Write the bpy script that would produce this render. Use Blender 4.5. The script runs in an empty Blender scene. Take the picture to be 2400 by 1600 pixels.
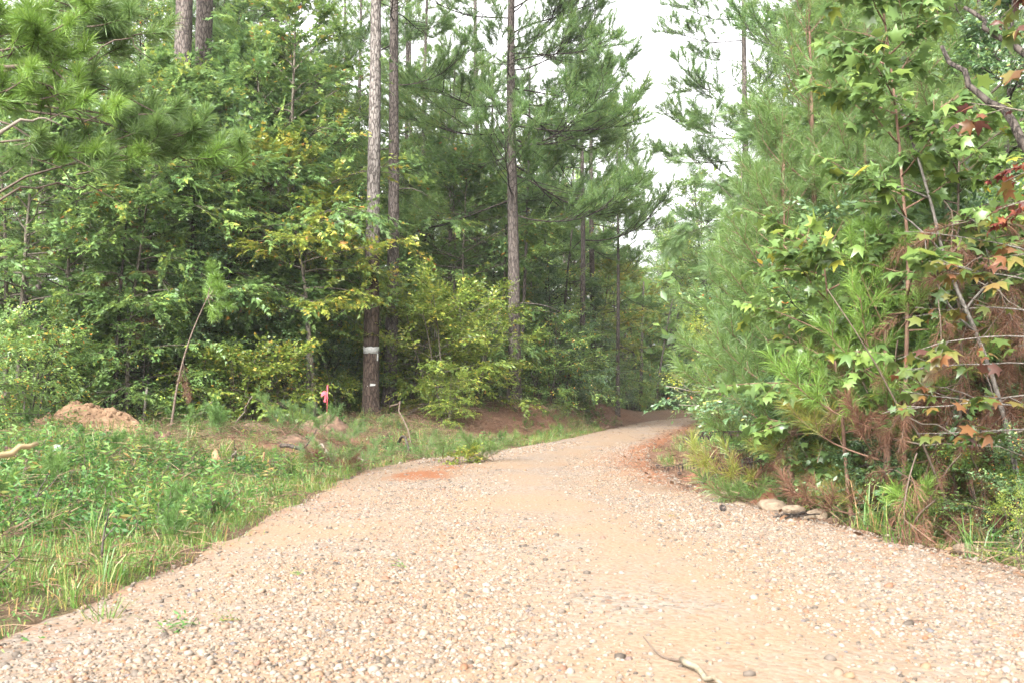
import bpy, math, random
import numpy as np
from mathutils import Vector, Matrix, Euler

SC = bpy.context.scene
COL = SC.collection
RS = np.random.RandomState(11)
random.seed(5)
R = math.radians

# ------------------------------------------------------------------ camera, sky, sun, exposure
CAMH, PITCH, F = 1.1, 3.19, 2333.3
cam = bpy.data.cameras.new('camera')
cam.lens = 35; cam.sensor_width = 36; cam.clip_start = 0.05; cam.clip_end = 1500
cam.dof.use_dof = True; cam.dof.focus_distance = 15.0; cam.dof.aperture_fstop = 6.3
camo = bpy.data.objects.new('camera', cam); COL.objects.link(camo)
camo.location = (0, 0, CAMH); camo.rotation_euler = (R(90 + PITCH), 0, 0)
SC.camera = camo

SUN_EL, SUN_AZ = 38.0, 205.0      # azimuth measured clockwise from +Y
w = bpy.data.worlds.new('World'); SC.world = w; w.use_nodes = True
nt = w.node_tree; nt.nodes.clear()
sky = nt.nodes.new('ShaderNodeTexSky'); sky.sky_type = 'NISHITA'; sky.sun_disc = False
sky.sun_elevation = R(SUN_EL); sky.sun_rotation = R(SUN_AZ); sky.air_density = 1.0; sky.dust_density = 6.0; sky.ozone_density = 1.0
hs = nt.nodes.new('ShaderNodeHueSaturation'); hs.inputs['Saturation'].default_value = 0.03
bg = nt.nodes.new('ShaderNodeBackground'); bg.inputs['Strength'].default_value = 0.15
wo = nt.nodes.new('ShaderNodeOutputWorld')
nt.links.new(sky.outputs[0], hs.inputs['Color']); nt.links.new(hs.outputs[0], bg.inputs['Color']); nt.links.new(bg.outputs[0], wo.inputs['Surface'])
sl = bpy.data.lights.new('sun', 'SUN'); sl.energy = 1.5; sl.angle = R(28); sl.color = (1.0, 0.96, 0.9)
so = bpy.data.objects.new('sun', sl); COL.objects.link(so)
sd = Vector((math.sin(R(SUN_AZ)) * math.cos(R(SUN_EL)), math.cos(R(SUN_AZ)) * math.cos(R(SUN_EL)), math.sin(R(SUN_EL))))
so.rotation_euler = sd.to_track_quat('Z', 'Y').to_euler(); so.location = (0, 0, 30)
SC.view_settings.view_transform = 'Standard'; SC.view_settings.look = 'None'
SC.view_settings.exposure = 2.5; SC.view_settings.gamma = 1.0; SC.view_settings.use_curve_mapping = False
SC.render.engine = 'CYCLES'
cy = SC.cycles
cy.use_denoising = True; cy.denoising_prefilter = 'NONE'; cy.max_bounces = 8; cy.diffuse_bounces = 6; cy.glossy_bounces = 2; cy.transmission_bounces = 4
cy.transparent_max_bounces = 4; cy.sample_clamp_indirect = 8; cy.use_adaptive_sampling = True; cy.adaptive_threshold = 0.015

# ------------------------------------------------------------------ small helpers
def X(u, d): return (u - 1200.0) / F * d                 # photo column at a distance -> world x
def Z(v, d): return CAMH + (930.0 - v) / F * d           # photo row at a distance -> world z

def tag(o, label=None, cat=None, group=None, kind=None):
    if label: o['label'] = label
    if cat: o['category'] = cat
    if group: o['group'] = group
    if kind: o['kind'] = kind
    return o

def link(name, data, parent=None, loc=(0, 0, 0), rot=(0, 0, 0), scl=(1, 1, 1)):
    o = bpy.data.objects.new(name, data); COL.objects.link(o)
    o.location = loc; o.rotation_euler = rot; o.scale = scl
    if parent: o.parent = parent
    return o

def thing(name, label, cat, loc=(0, 0, 0), rz=0.0, group=None, scl=(1, 1, 1)):
    o = link(name, None, None, loc, (0, 0, rz), scl); o.empty_display_size = 0.2
    return tag(o, label, cat, group)

def copy_tree(o, parent=None):
    c = o.copy(); COL.objects.link(c); c.parent = parent
    for ch in list(o.children): copy_tree(ch, c)
    return c

def nrm(a): return a / np.maximum(np.linalg.norm(a, axis=-1, keepdims=True), 1e-9)

def frames(Xd, Zd):
    Xd = nrm(np.asarray(Xd, float)); Zd = np.asarray(Zd, float)
    Y = nrm(np.cross(Zd, Xd)); Zn = np.cross(Xd, Y)
    return np.stack([Xd, Y, Zn], -1)

class MB:
    """collects triangles; build() makes one mesh datablock"""
    def __init__(s): s.v = []; s.f = []; s.m = []; s.t = []; s.n = 0
    def add(s, v, f, tint=0.5, mat=0):
        v = np.asarray(v, float).reshape(-1, 3); f = np.asarray(f, int).reshape(-1, 3)
        s.v.append(v); s.f.append(f + s.n); s.m.append(np.full(len(f), mat))
        s.t.append(np.broadcast_to(np.asarray(tint, float), (len(v),)).copy()); s.n += len(v)
    def inst(s, tpl, P, Rm, S, tint, mat=0):
        tv, tf = tpl; P = np.asarray(P, float); N = len(P)
        if N == 0: return
        S = np.asarray(S, float)
        if S.ndim == 1: S = S[:, None]
        V = np.einsum('nij,nvj->nvi', Rm, tv[None] * S[:, None, :]) + P[:, None]
        Fc = (tf[None] + (np.arange(N) * len(tv))[:, None, None]).reshape(-1, 3)
        s.add(V.reshape(-1, 3), Fc, np.repeat(np.broadcast_to(np.asarray(tint, float), (N,)), len(tv)), mat)
    def merge(s, o, M=None):
        for v, f, m, t in zip(o.v, o.f, o.m, o.t):
            vv = v if M is None else v @ np.asarray(M)[:3, :3].T + np.asarray(M)[:3, 3]
            s.v.append(vv); s.f.append(f - 0); s.m.append(m); s.t.append(t)
        k = len(o.v)
        for i in range(k): s.f[-k + i] = s.f[-k + i] + s.n
        s.n += o.n
    def build(s, name, mats, smooth=False):
        me = bpy.data.meshes.new(name)
        v = np.concatenate(s.v).astype(np.float32); f = np.concatenate(s.f).astype(np.int32)
        me.vertices.add(len(v)); me.vertices.foreach_set('co', v.ravel())
        me.loops.add(f.size); me.loops.foreach_set('vertex_index', f.ravel())
        me.polygons.add(len(f)); me.polygons.foreach_set('loop_start', np.arange(0, f.size, 3, dtype=np.int32))
        me.polygons.foreach_set('material_index', np.concatenate(s.m).astype(np.int32))
        if smooth: me.polygons.foreach_set('use_smooth', np.ones(len(f), bool))
        a = me.attributes.new('tint', 'FLOAT', 'POINT'); a.data.foreach_set('value', np.concatenate(s.t).astype(np.float32))
        for m in (mats if isinstance(mats, (list, tuple)) else [mats]): me.materials.append(m)
        me.update(calc_edges=True)
        return me

def vnoise(x, y, seed=0):
    x = np.asarray(x, float); y = np.asarray(y, float)
    xi = np.floor(x).astype(np.int64); yi = np.floor(y).astype(np.int64)
    fx = x - xi; fy = y - yi; fx = fx * fx * (3 - 2 * fx); fy = fy * fy * (3 - 2 * fy)
    def h(a, b):
        n = (a * 374761393 + b * 668265263 + seed * 974634777) & 0x7fffffff
        n = ((n ^ (n >> 13)) * 1274126177) & 0x7fffffff
        return ((n ^ (n >> 16)) & 0xffff) / 65535.0
    return (h(xi, yi) * (1 - fx) + h(xi + 1, yi) * fx) * (1 - fy) + (h(xi, yi + 1) * (1 - fx) + h(xi + 1, yi + 1) * fx) * fy

def fbm(x, y, seed=0, oct=4):
    s = 0; a = .5
    for k in range(oct):
        s = s + a * (vnoise(x * 2 ** k, y * 2 ** k, seed + k) - .5); a *= .5
    return s

def sstep(a, b, x):
    t = np.clip((x - a) / (b - a), 0, 1); return t * t * (3 - 2 * t)

def tube(mb, pts, rad, sides=6, tint=.5, mat=0, lump=0.0, rs=None, cap=True):
    pts = np.asarray(pts, float); k = len(pts); rad = np.broadcast_to(np.asarray(rad, float), (k,))
    T = nrm(np.gradient(pts, axis=0)); ref = np.array([.31, .87, .38]) if abs(T[:, 2]).mean() > .6 else np.array([0, 0, 1.])
    A = nrm(np.cross(T, ref)); B = np.cross(T, A)
    th = np.arange(sides) / sides * 2 * np.pi
    rr = rad[:, None] * np.ones((k, sides))
    if lump and rs is not None: rr = rr * (1 + lump * rs.randn(k, sides))
    V = pts[:, None] + rr[..., None] * (np.cos(th)[None, :, None] * A[:, None] + np.sin(th)[None, :, None] * B[:, None])
    i = np.arange(k - 1)[:, None] * sides; j = np.arange(sides)[None]; jn = (j + 1) % sides
    f1 = np.stack([i + j, i + jn, i + sides + jn], -1).reshape(-1, 3); f2 = np.stack([i + j, i + sides + jn, i + sides + j], -1).reshape(-1, 3)
    Fc = [f1, f2]; V = V.reshape(-1, 3)
    if cap:
        V = np.vstack([V, pts[0], pts[-1]]); c0, c1 = k * sides, k * sides + 1; jj = np.arange(sides); jn = (jj + 1) % sides
        Fc += [np.stack([jn, jj, np.full(sides, c0)], -1), np.stack([(k - 1) * sides + jj, (k - 1) * sides + jn, np.full(sides, c1)], -1)]
    mb.add(V, np.vstack(Fc), tint, mat)

# ------------------------------------------------------------------ materials
def mat_new(name):
    m = bpy.data.materials.new(name); m.use_nodes = True; n = m.node_tree; n.nodes.clear()
    o = n.nodes.new('ShaderNodeOutputMaterial'); return m, n, o
def N(n, t, **k):
    x = n.nodes.new(t)
    for a, b in k.items():
        if a in x.inputs: x.inputs[a].default_value = b
        else: setattr(x, a, b)
    return x
def ramp(n, stops):
    r = n.nodes.new('ShaderNodeValToRGB'); e = r.color_ramp.elements
    while len(e) < len(stops): e.new(0.5)
    for el, (p, c) in zip(e, stops): el.position = p; el.color = (*c, 1)
    return r

def leaf_mat(name, stops, rough=.42, trans=.35, rnd=.25, spec=.5, gain=1.0):
    stops = [(p, tuple(min(c * gain * wm, .6) for c, wm in zip(col, (1.13, 1.0, .87) if gain > 1 else (1, 1, 1)))) for p, col in stops]
    m, n, o = mat_new(name)
    at = N(n, 'ShaderNodeAttribute', attribute_name='tint'); oi = N(n, 'ShaderNodeObjectInfo')
    mr = N(n, 'ShaderNodeMapRange'); mr.inputs['To Min'].default_value = -rnd; mr.inputs['To Max'].default_value = rnd
    n.links.new(oi.outputs['Random'], mr.inputs['Value'])
    ad = N(n, 'ShaderNodeMath', operation='ADD', use_clamp=True)
    n.links.new(at.outputs['Fac'], ad.inputs[0]); n.links.new(mr.outputs[0], ad.inputs[1])
    r = ramp(n, stops); n.links.new(ad.outputs[0], r.inputs[0])
    p = N(n, 'ShaderNodeBsdfPrincipled'); p.inputs['Roughness'].default_value = rough; p.inputs['Specular IOR Level'].default_value = spec
    n.links.new(r.outputs[0], p.inputs['Base Color'])
    if trans > 0:
        h = N(n, 'ShaderNodeHueSaturation'); h.inputs['Saturation'].default_value = 1.0; h.inputs['Value'].default_value = 1.35; h.inputs['Hue'].default_value = .488
        n.links.new(r.outputs[0], h.inputs['Color'])
        t = N(n, 'ShaderNodeBsdfTranslucent'); n.links.new(h.outputs[0], t.inputs['Color'])
        mx = N(n, 'ShaderNodeMixShader'); mx.inputs[0].default_value = trans
        n.links.new(p.outputs[0], mx.inputs[1]); n.links.new(t.outputs[0], mx.inputs[2]); n.links.new(mx.outputs[0], o.inputs[0])
    else: n.links.new(p.outputs[0], o.inputs[0])
    return m

def bark_mat(name, dark, mid, light, sx=16, sz=5, bump=.6, scorch=None):
    m, n, o = mat_new(name)
    tc = N(n, 'ShaderNodeTexCoord'); mp = N(n, 'ShaderNodeMapping'); mp.inputs['Scale'].default_value = (sx, sx, sz)
    n.links.new(tc.outputs['Object'], mp.inputs[0])
    vo = N(n, 'ShaderNodeTexVoronoi', feature='DISTANCE_TO_EDGE'); vo.inputs['Scale'].default_value = 1.0
    no = N(n, 'ShaderNodeTexNoise'); no.inputs['Scale'].default_value = 2.2; no.inputs['Detail'].default_value = 5
    n.links.new(mp.outputs[0], no.inputs[0])
    wv = N(n, 'ShaderNodeVectorMath', operation='MULTIPLY_ADD'); wv.inputs[1].default_value = (.9, .9, .9)
    n.links.new(no.outputs['Color'], wv.inputs[0]); n.links.new(mp.outputs[0], wv.inputs[2]); n.links.new(wv.outputs[0], vo.inputs['Vector'])
    rv = ramp(n, [(0, (0, 0, 0)), (.16, (1, 1, 1))]); n.links.new(vo.outputs['Distance'], rv.inputs[0])
    c1 = ramp(n, [(.3, mid), (.7, light)]); n.links.new(no.outputs['Fac'], c1.inputs[0])
    mx = N(n, 'ShaderNodeMix', data_type='RGBA'); mx.inputs['A'].default_value = (*dark, 1)
    n.links.new(rv.outputs[0], mx.inputs['Factor']); n.links.new(c1.outputs[0], mx.inputs['B'])
    colr = mx.outputs['Result']
    if scorch:
        sp = N(n, 'ShaderNodeSeparateXYZ'); n.links.new(tc.outputs['Object'], sp.inputs[0])
        n2 = N(n, 'ShaderNodeTexNoise'); n2.inputs['Scale'].default_value = 3; n.links.new(tc.outputs['Object'], n2.inputs[0])
        a = N(n, 'ShaderNodeMath', operation='MULTIPLY_ADD'); a.inputs[1].default_value = 1.6; n.links.new(n2.outputs['Fac'], a.inputs[0]); n.links.new(sp.outputs['Z'], a.inputs[2])
        r2 = ramp(n, [(0, (.52, .42, .36)), (1, (1, 1, 1))]); mr = N(n, 'ShaderNodeMapRange'); mr.inputs['From Min'].default_value = scorch + .55; mr.inputs['From Max'].default_value = scorch + 1.05
        n.links.new(a.outputs[0], mr.inputs['Value']); n.links.new(mr.outputs[0], r2.inputs[0])
        m2 = N(n, 'ShaderNodeMix', data_type='RGBA', blend_type='MULTIPLY'); m2.inputs['Factor'].default_value = 1
        n.links.new(colr, m2.inputs['A']); n.links.new(r2.outputs[0], m2.inputs['B']); colr = m2.outputs['Result']
    p = N(n, 'ShaderNodeBsdfPrincipled'); p.inputs['Roughness'].default_value = .9; p.inputs['Specular IOR Level'].default_value = .2
    n.links.new(colr, p.inputs['Base Color'])
    b = N(n, 'ShaderNodeBump'); b.inputs['Strength'].default_value = bump; b.inputs['Distance'].default_value = .02
    n.links.new(rv.outputs[0], b.inputs['Height']); n.links.new(b.outputs[0], p.inputs['Normal'])
    n.links.new(p.outputs[0], o.inputs[0]); return m

def flat_mat(name, c1, c2, scale=20, rough=.8, bump=0.0, spec=.3):
    m, n, o = mat_new(name)
    tc = N(n, 'ShaderNodeTexCoord'); no = N(n, 'ShaderNodeTexNoise'); no.inputs['Scale'].default_value = scale; no.inputs['Detail'].default_value = 4
    n.links.new(tc.outputs['Object'], no.inputs[0]); r = ramp(n, [(.3, c1), (.7, c2)]); n.links.new(no.outputs['Fac'], r.inputs[0])
    p = N(n, 'ShaderNodeBsdfPrincipled'); p.inputs['Roughness'].default_value = rough; p.inputs['Specular IOR Level'].default_value = spec
    n.links.new(r.outputs[0], p.inputs['Base Color'])
    if bump:
        b = N(n, 'ShaderNodeBump'); b.inputs['Strength'].default_value = bump; b.inputs['Distance'].default_value = .02
        n.links.new(no.outputs['Fac'], b.inputs['Height']); n.links.new(b.outputs[0], p.inputs['Normal'])
    n.links.new(p.outputs[0], o.inputs[0]); return m

M = {}
M['pine_bark'] = bark_mat('pine bark', (.022, .017, .015), (.062, .047, .039), (.135, .115, .102))
M['scorched_bark'] = bark_mat('scorched pine bark', (.026, .021, .018), (.085, .07, .06), (.18, .162, .148), scorch=4.05)
M['dark_bark'] = bark_mat('dark bark', (.014, .011, .009), (.038, .03, .024), (.075, .062, .052))
M['smooth_bark'] = bark_mat('smooth bark', (.045, .036, .028), (.09, .075, .057), (.15, .13, .10), sx=20, sz=6, bump=.2)
M['pale_bark'] = bark_mat('pale bark', (.06, .05, .043), (.105, .093, .08), (.16, .145, .125), sx=30, sz=10, bump=.2)
M['twig'] = flat_mat('twig', (.05, .035, .025), (.11, .08, .06), 30)
M['red_twig'] = flat_mat('reddish twig', (.10, .055, .035), (.17, .10, .07), 30)
M['pale_twig'] = flat_mat('weathered twig', (.10, .08, .06), (.17, .145, .115), 30)
M['needle'] = leaf_mat('pine needles', [(0, (.035, .075, .028)), (.45, (.06, .125, .045)), (.8, (.105, .17, .045)), (.95, (.15, .165, .045)), (1, (.22, .12, .04))], .45, .5, .1, gain=1.42)
M['young_needle'] = leaf_mat('young pine needles', [(0, (.045, .10, .04)), (.45, (.085, .16, .05)), (.8, (.115, .20, .06)), (.95, (.16, .20, .05)), (1, (.25, .15, .05))], .42, .45, .12, gain=1.06)
M['bright_needle'] = leaf_mat('bright pine needles', [(0, (.05, .11, .022)), (.45, (.09, .18, .034)), (.8, (.13, .225, .045)), (1, (.20, .19, .05))], .42, .32, .1, gain=1.15)
M['yellow_needle'] = leaf_mat('yellowing pine needles', [(0, (.09, .13, .02)), (.5, (.16, .18, .03)), (.8, (.24, .19, .04)), (1, (.26, .12, .04))], .45, .3, .1)
M['dead_needle'] = leaf_mat('dead pine needles', [(0, (.07, .033, .02)), (.5, (.14, .068, .04)), (.8, (.21, .11, .065)), (1, (.29, .18, .11))], .7, .15, .1, .2, gain=0.75)
M['green_leaf'] = leaf_mat('green leaves', [(0, (.03, .065, .022)), (.4, (.06, .118, .036)), (.7, (.10, .165, .042)), (.86, (.13, .19, .04)), (.93, (.30, .25, .04)), (1, (.26, .10, .03))], .4, .38, .1, gain=1.5)
M['star_leaf'] = leaf_mat('sweetgum leaves', [(0, (.035, .08, .03)), (.4, (.07, .14, .05)), (.7, (.115, .195, .058)), (.92, (.16, .22, .045)), (.97, (.28, .24, .05)), (1, (.25, .13, .04))], .36, .4, .1, gain=1.35)
M['yellow_leaf'] = leaf_mat('yellow green leaves', [(0, (.045, .085, .02)), (.4, (.095, .155, .03)), (.7, (.17, .21, .04)), (.9, (.24, .245, .05)), (.97, (.30, .25, .05)), (1, (.26, .15, .04))], .42, .4, .05, gain=1.32)
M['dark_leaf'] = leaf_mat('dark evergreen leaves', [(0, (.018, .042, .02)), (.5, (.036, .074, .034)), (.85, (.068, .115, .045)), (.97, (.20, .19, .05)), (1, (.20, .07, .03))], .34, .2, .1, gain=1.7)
M['autumn_leaf'] = leaf_mat('autumn sweetgum leaves', [(0, (.055, .12, .03)), (.25, (.13, .16, .035)), (.5, (.22, .19, .04)), (.68, (.26, .13, .035)), (.85, (.19, .055, .03)), (1, (.11, .035, .04))], .4, .35, .12)
M['red_leaf'] = leaf_mat('dead red leaves', [(0, (.06, .015, .012)), (.5, (.12, .03, .02)), (1, (.20, .07, .035))], .6, .2, .1, .2, gain=0.7)
M['grey_leaf'] = leaf_mat('feathery grey green leaves', [(0, (.05, .10, .033)), (.5, (.085, .145, .05)), (1, (.14, .20, .065))], .5, .35, .1)
M['grass'] = leaf_mat('grass', [(0, (.035, .09, .02)), (.4, (.06, .145, .03)), (.7, (.10, .16, .04)), (.84, (.15, .165, .055)), (.92, (.22, .17, .08)), (1, (.25, .165, .09))], .45, .35, .18, gain=1.15)
M['weed'] = leaf_mat('weeds', [(0, (.025, .075, .022)), (.45, (.05, .13, .035)), (.75, (.09, .18, .04)), (.95, (.15, .17, .05)), (1, (.17, .13, .045))], .55, .35, .25, .3, gain=1.08)
M['feather'] = leaf_mat('feathery weed', [(0, (.09, .18, .04)), (.5, (.13, .25, .06)), (1, (.20, .30, .08))], .5, .45, .15, gain=0.72)
M['dry_leaf'] = leaf_mat('fallen leaves', [(0, (.09, .045, .025)), (.5, (.20, .11, .06)), (1, (.34, .22, .12))], .7, .1, .4, .2, gain=0.6)
M['straw'] = leaf_mat('pine straw', [(0, (.09, .052, .034)), (.5, (.19, .115, .075)), (1, (.33, .22, .14))], .7, .0, .35, .2, gain=0.55)
M['stone'] = leaf_mat('gravel stones', [(0, (0.0442, 0.0346, 0.0268)), (0.12, (0.094, 0.0755, 0.0594)), (0.3, (0.1272, 0.0965, 0.0718)), (0.45, (0.1493, 0.0902, 0.0517)), (0.6, (0.1603, 0.1259, 0.0958)), (0.75, (0.1603, 0.1416, 0.1197)), (0.88, (0.1769, 0.1426, 0.1073)), (0.95, (0.1382, 0.065, 0.0326)), (1, (0.0774, 0.0734, 0.0747))], .75, 0, .5, .25, gain=.95)
M['rock'] = flat_mat('ditch rocks', (.09, .065, .045), (.19, .145, .10), 6, .85, .5)

def ground_mat():
    m, n, o = mat_new('forest ground')
    g = N(n, 'ShaderNodeNewGeometry')
    n1 = N(n, 'ShaderNodeTexNoise'); n1.inputs['Scale'].default_value = 1.1; n1.inputs['Detail'].default_value = 8; n1.inputs['Roughness'].default_value = .65
    n2 = N(n, 'ShaderNodeTexNoise'); n2.inputs['Scale'].default_value = 16; n2.inputs['Detail'].default_value = 6; n2.inputs['Roughness'].default_value = .7
    n.links.new(g.outputs['Position'], n1.inputs[0]); n.links.new(g.outputs['Position'], n2.inputs[0])
    litter = ramp(n, [(.25, (.035, .022, .015)), (.5, (.085, .052, .033)), (.72, (.15, .095, .062))]); n.links.new(n2.outputs['Fac'], litter.inputs[0])
    clay = ramp(n, [(.25, (.06, .03, .018)), (.5, (.12, .062, .038)), (.75, (.19, .115, .075))]); n.links.new(n2.outputs['Fac'], clay.inputs[0])
    mossy = ramp(n, [(.3, (.035, .05, .018)), (.6, (.075, .09, .03)), (.8, (.15, .12, .06))]); n.links.new(n2.outputs['Fac'], mossy.inputs[0])
    ac = N(n, 'ShaderNodeAttribute', attribute_name='clay'); ag = N(n, 'ShaderNodeAttribute', attribute_name='green')
    def soft(att):
        s = N(n, 'ShaderNodeMath', operation='ADD'); n.links.new(att.outputs['Fac'], s.inputs[0])
        k = N(n, 'ShaderNodeMath', operation='MULTIPLY_ADD'); k.inputs[1].default_value = 1.2; k.inputs[2].default_value = -.6; n.links.new(n1.outputs['Fac'], k.inputs[0]); n.links.new(k.outputs[0], s.inputs[1])
        r = N(n, 'ShaderNodeMapRange'); r.inputs['From Min'].default_value = .3; r.inputs['From Max'].default_value = .7; n.links.new(s.outputs[0], r.inputs['Value']); return r
    m1 = N(n, 'ShaderNodeMix', data_type='RGBA'); n.links.new(soft(ag).outputs[0], m1.inputs['Factor']); n.links.new(litter.outputs[0], m1.inputs['A']); n.links.new(mossy.outputs[0], m1.inputs['B'])
    m2 = N(n, 'ShaderNodeMix', data_type='RGBA'); n.links.new(soft(ac).outputs[0], m2.inputs['Factor']); n.links.new(m1.outputs['Result'], m2.inputs['A']); n.links.new(clay.outputs[0], m2.inputs['B'])
    p = N(n, 'ShaderNodeBsdfPrincipled'); p.inputs['Roughness'].default_value = .95; p.inputs['Specular IOR Level'].default_value = .15
    n.links.new(m2.outputs['Result'], p.inputs['Base Color'])
    b = N(n, 'ShaderNodeBump'); b.inputs['Strength'].default_value = .8; b.inputs['Distance'].default_value = .05; n.links.new(n2.outputs['Fac'], b.inputs['Height']); n.links.new(b.outputs[0], p.inputs['Normal'])
    n.links.new(p.outputs[0], o.inputs[0]); return m
M['ground'] = ground_mat()

def road_mat():
    m, n, o = mat_new('gravel road')
    g = N(n, 'ShaderNodeNewGeometry')
    def noise(s, d=6, ro=.6):
        x = N(n, 'ShaderNodeTexNoise'); x.inputs['Scale'].default_value = s; x.inputs['Detail'].default_value = d; x.inputs['Roughness'].default_value = ro
        n.links.new(g.outputs['Position'], x.inputs[0]); return x
    nb = noise(.55); nf = noise(38, 5, .7); nm = noise(3.0)
    sand = ramp(n, [(0.3, (0.1176, 0.0749, 0.0471)), (0.5, (0.1711, 0.1187, 0.078)), (0.7, (0.1978, 0.1497, 0.107))]); n.links.new(nf.outputs['Fac'], sand.inputs[0])
    vo = N(n, 'ShaderNodeTexVoronoi', feature='F1'); vo.inputs['Scale'].default_value = 34; n.links.new(g.outputs['Position'], vo.inputs['Vector'])
    peb = ramp(n, [(0, (0.0862, 0.0713, 0.0598)), (0.3, (0.1495, 0.115, 0.0885)), (0.6, (0.1725, 0.1495, 0.1265)), (0.85, (0.1782, 0.1265, 0.0862)), (1, (0.1207, 0.069, 0.046))])
    sx = N(n, 'ShaderNodeSeparateColor'); n.links.new(vo.outputs['Color'], sx.inputs[0]); n.links.new(sx.outputs[0], peb.inputs[0])
    pebmask = ramp(n, [(.42, (0, 0, 0)), (.60, (1, 1, 1))]); n.links.new(nb.outputs['Fac'], pebmask.inputs[0])
    mx = N(n, 'ShaderNodeMix', data_type='RGBA'); n.links.new(pebmask.outputs[0], mx.inputs['Factor']); n.links.new(sand.outputs[0], mx.inputs['A']); n.links.new(peb.outputs[0], mx.inputs['B'])
    # orange clay showing through in patches, and the dirt at the edges
    ar = N(n, 'ShaderNodeAttribute', attribute_name='red')
    k = N(n, 'ShaderNodeMath', operation='MULTIPLY_ADD'); k.inputs[1].default_value = 1.1; k.inputs[2].default_value = -.55; n.links.new(nm.outputs['Fac'], k.inputs[0])
    s = N(n, 'ShaderNodeMath', operation='ADD'); n.links.new(ar.outputs['Fac'], s.inputs[0]); n.links.new(k.outputs[0], s.inputs[1])
    mr = N(n, 'ShaderNodeMapRange'); mr.inputs['From Min'].default_value = .25; mr.inputs['From Max'].default_value = .75; n.links.new(s.outputs[0], mr.inputs['Value'])
    red = ramp(n, [(0.3, (0.1148, 0.0459, 0.0243)), (0.6, (0.189, 0.0783, 0.0365)), (0.8, (0.2093, 0.1148, 0.0635))]); n.links.new(nf.outputs['Fac'], red.inputs[0])
    m2 = N(n, 'ShaderNodeMix', data_type='RGBA'); n.links.new(mr.outputs[0], m2.inputs['Factor']); n.links.new(mx.outputs['Result'], m2.inputs['A']); n.links.new(red.outputs[0], m2.inputs['B'])
    p = N(n, 'ShaderNodeBsdfPrincipled'); p.inputs['Roughness'].default_value = .95; p.inputs['Specular IOR Level'].default_value = .15
    n.links.new(m2.outputs['Result'], p.inputs['Base Color'])
    iv = N(n, 'ShaderNodeMath', operation='MULTIPLY_ADD'); iv.inputs[1].default_value = -1.3; n.links.new(vo.outputs['Distance'], iv.inputs[0]); n.links.new(nf.outputs['Fac'], iv.inputs[2])
    b = N(n, 'ShaderNodeBump'); b.inputs['Strength'].default_value = .4; b.inputs['Distance'].default_value = .012; n.links.new(iv.outputs[0], b.inputs['Height']); n.links.new(b.outputs[0], p.inputs['Normal'])
    n.links.new(p.outputs[0], o.inputs[0]); return m
M['road'] = road_mat()

# ------------------------------------------------------------------ ground shape
_yy = np.arange(-60, 140, .25)
def _sm(a, wdt):
    k = int(wdt / .25) | 1; p = np.pad(a, k // 2, mode='edge'); return np.convolve(p, np.ones(k) / k, 'valid')
_L = _sm(np.interp(_yy, [-60, 0, 8, 13.6, 16.5, 18.2, 20.5, 25.7, 36.7, 46.7, 55, 60, 64, 80, 140], [-2.75, -2.4, -2.22, -2.3, -2.1, -1.55, -.45, 1.2, 3.9, 6.4, 10, 15, 24, 60, 160]), 1.5)
_R = _sm(np.interp(_yy, [-60, 0, 6.3, 8.9, 12, 17.7, 20.5, 30, 43, 48, 52, 56, 62, 140], [3.7, 3.6, 3.25, 2.7, 2.15, 2.35, 2.75, 5.0, 8.3, 10.8, 15, 24, 48, 200]), 1.5)
def Lx(y): return np.interp(y, _yy, _L)
def Rx(y): return np.interp(y, _yy, _R)
_cl = np.cos(np.arctan(np.gradient(_L, .25))); _cr = np.cos(np.arctan(np.gradient(_R, .25)))
def sides(x, y):
    a = (Lx(y) - x) * np.interp(y, _yy, _cl); b = (x - Rx(y)) * np.interp(y, _yy, _cr); return a, b
def road_z(x, y):
    l, r = Lx(y), Rx(y); s = np.clip((x - l) / (r - l), -.2, 1.2)
    return .06 * (1 - (2 * s - 1) ** 2) + .05 * fbm(x * .5, y * .35, 3, 3) + .012 * fbm(x * 3, y * 3, 8, 2) - .02 * np.exp(-((s - .33) / .09) ** 2) - .02 * np.exp(-((s - .72) / .09) ** 2)
def ground_z(x, y):
    x = np.asarray(x, float); y = np.asarray(y, float)
    a, b = sides(x, y)
    H = np.interp(y, [0, 12, 18, 24, 30, 46, 54], [.30, .36, .45, .55, .95, .85, .22]); Wd = np.interp(y, [0, 18, 24, 30, 60], [3.5, 4.0, 3.6, 2.0, 2.2])
    zl = H * sstep(.15, 1, a / Wd) + .02 * np.clip(a - Wd, 0, 25)
    D = np.interp(y, [0, 7, 12, 15, 19, 60], [.30, .30, .26, .15, .02, .02]); Hr = np.interp(y, [0, 10, 20, 60], [.35, .35, .3, .5])
    zr = -D * np.exp(-((b - .75) / .42) ** 2) + Hr * sstep(1.1, 3.2, b) + .02 * np.clip(b - 3, 0, 25)
    out = np.maximum(a, b); rough = sstep(.1, .9, out)
    z = np.where(a > b, zl, zr) + rough * (.16 * fbm(x * .7, y * .7, 21, 4) + .05 * fbm(x * 3.1, y * 3.1, 31, 2))
    edge = np.clip(road_z(x, y), -.1, .1) - .012
    z = np.where(out < .0, -.10, z * sstep(0, .6, out) + edge * (1 - sstep(0, .35, out)) - .0)
    z = np.where(out < 0, edge - .05 - .05 * sstep(0, -.3, out) * 1.0, z)
    return z
def gz(x, y): return float(ground_z(np.array([x]), np.array([y]))[0])

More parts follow.
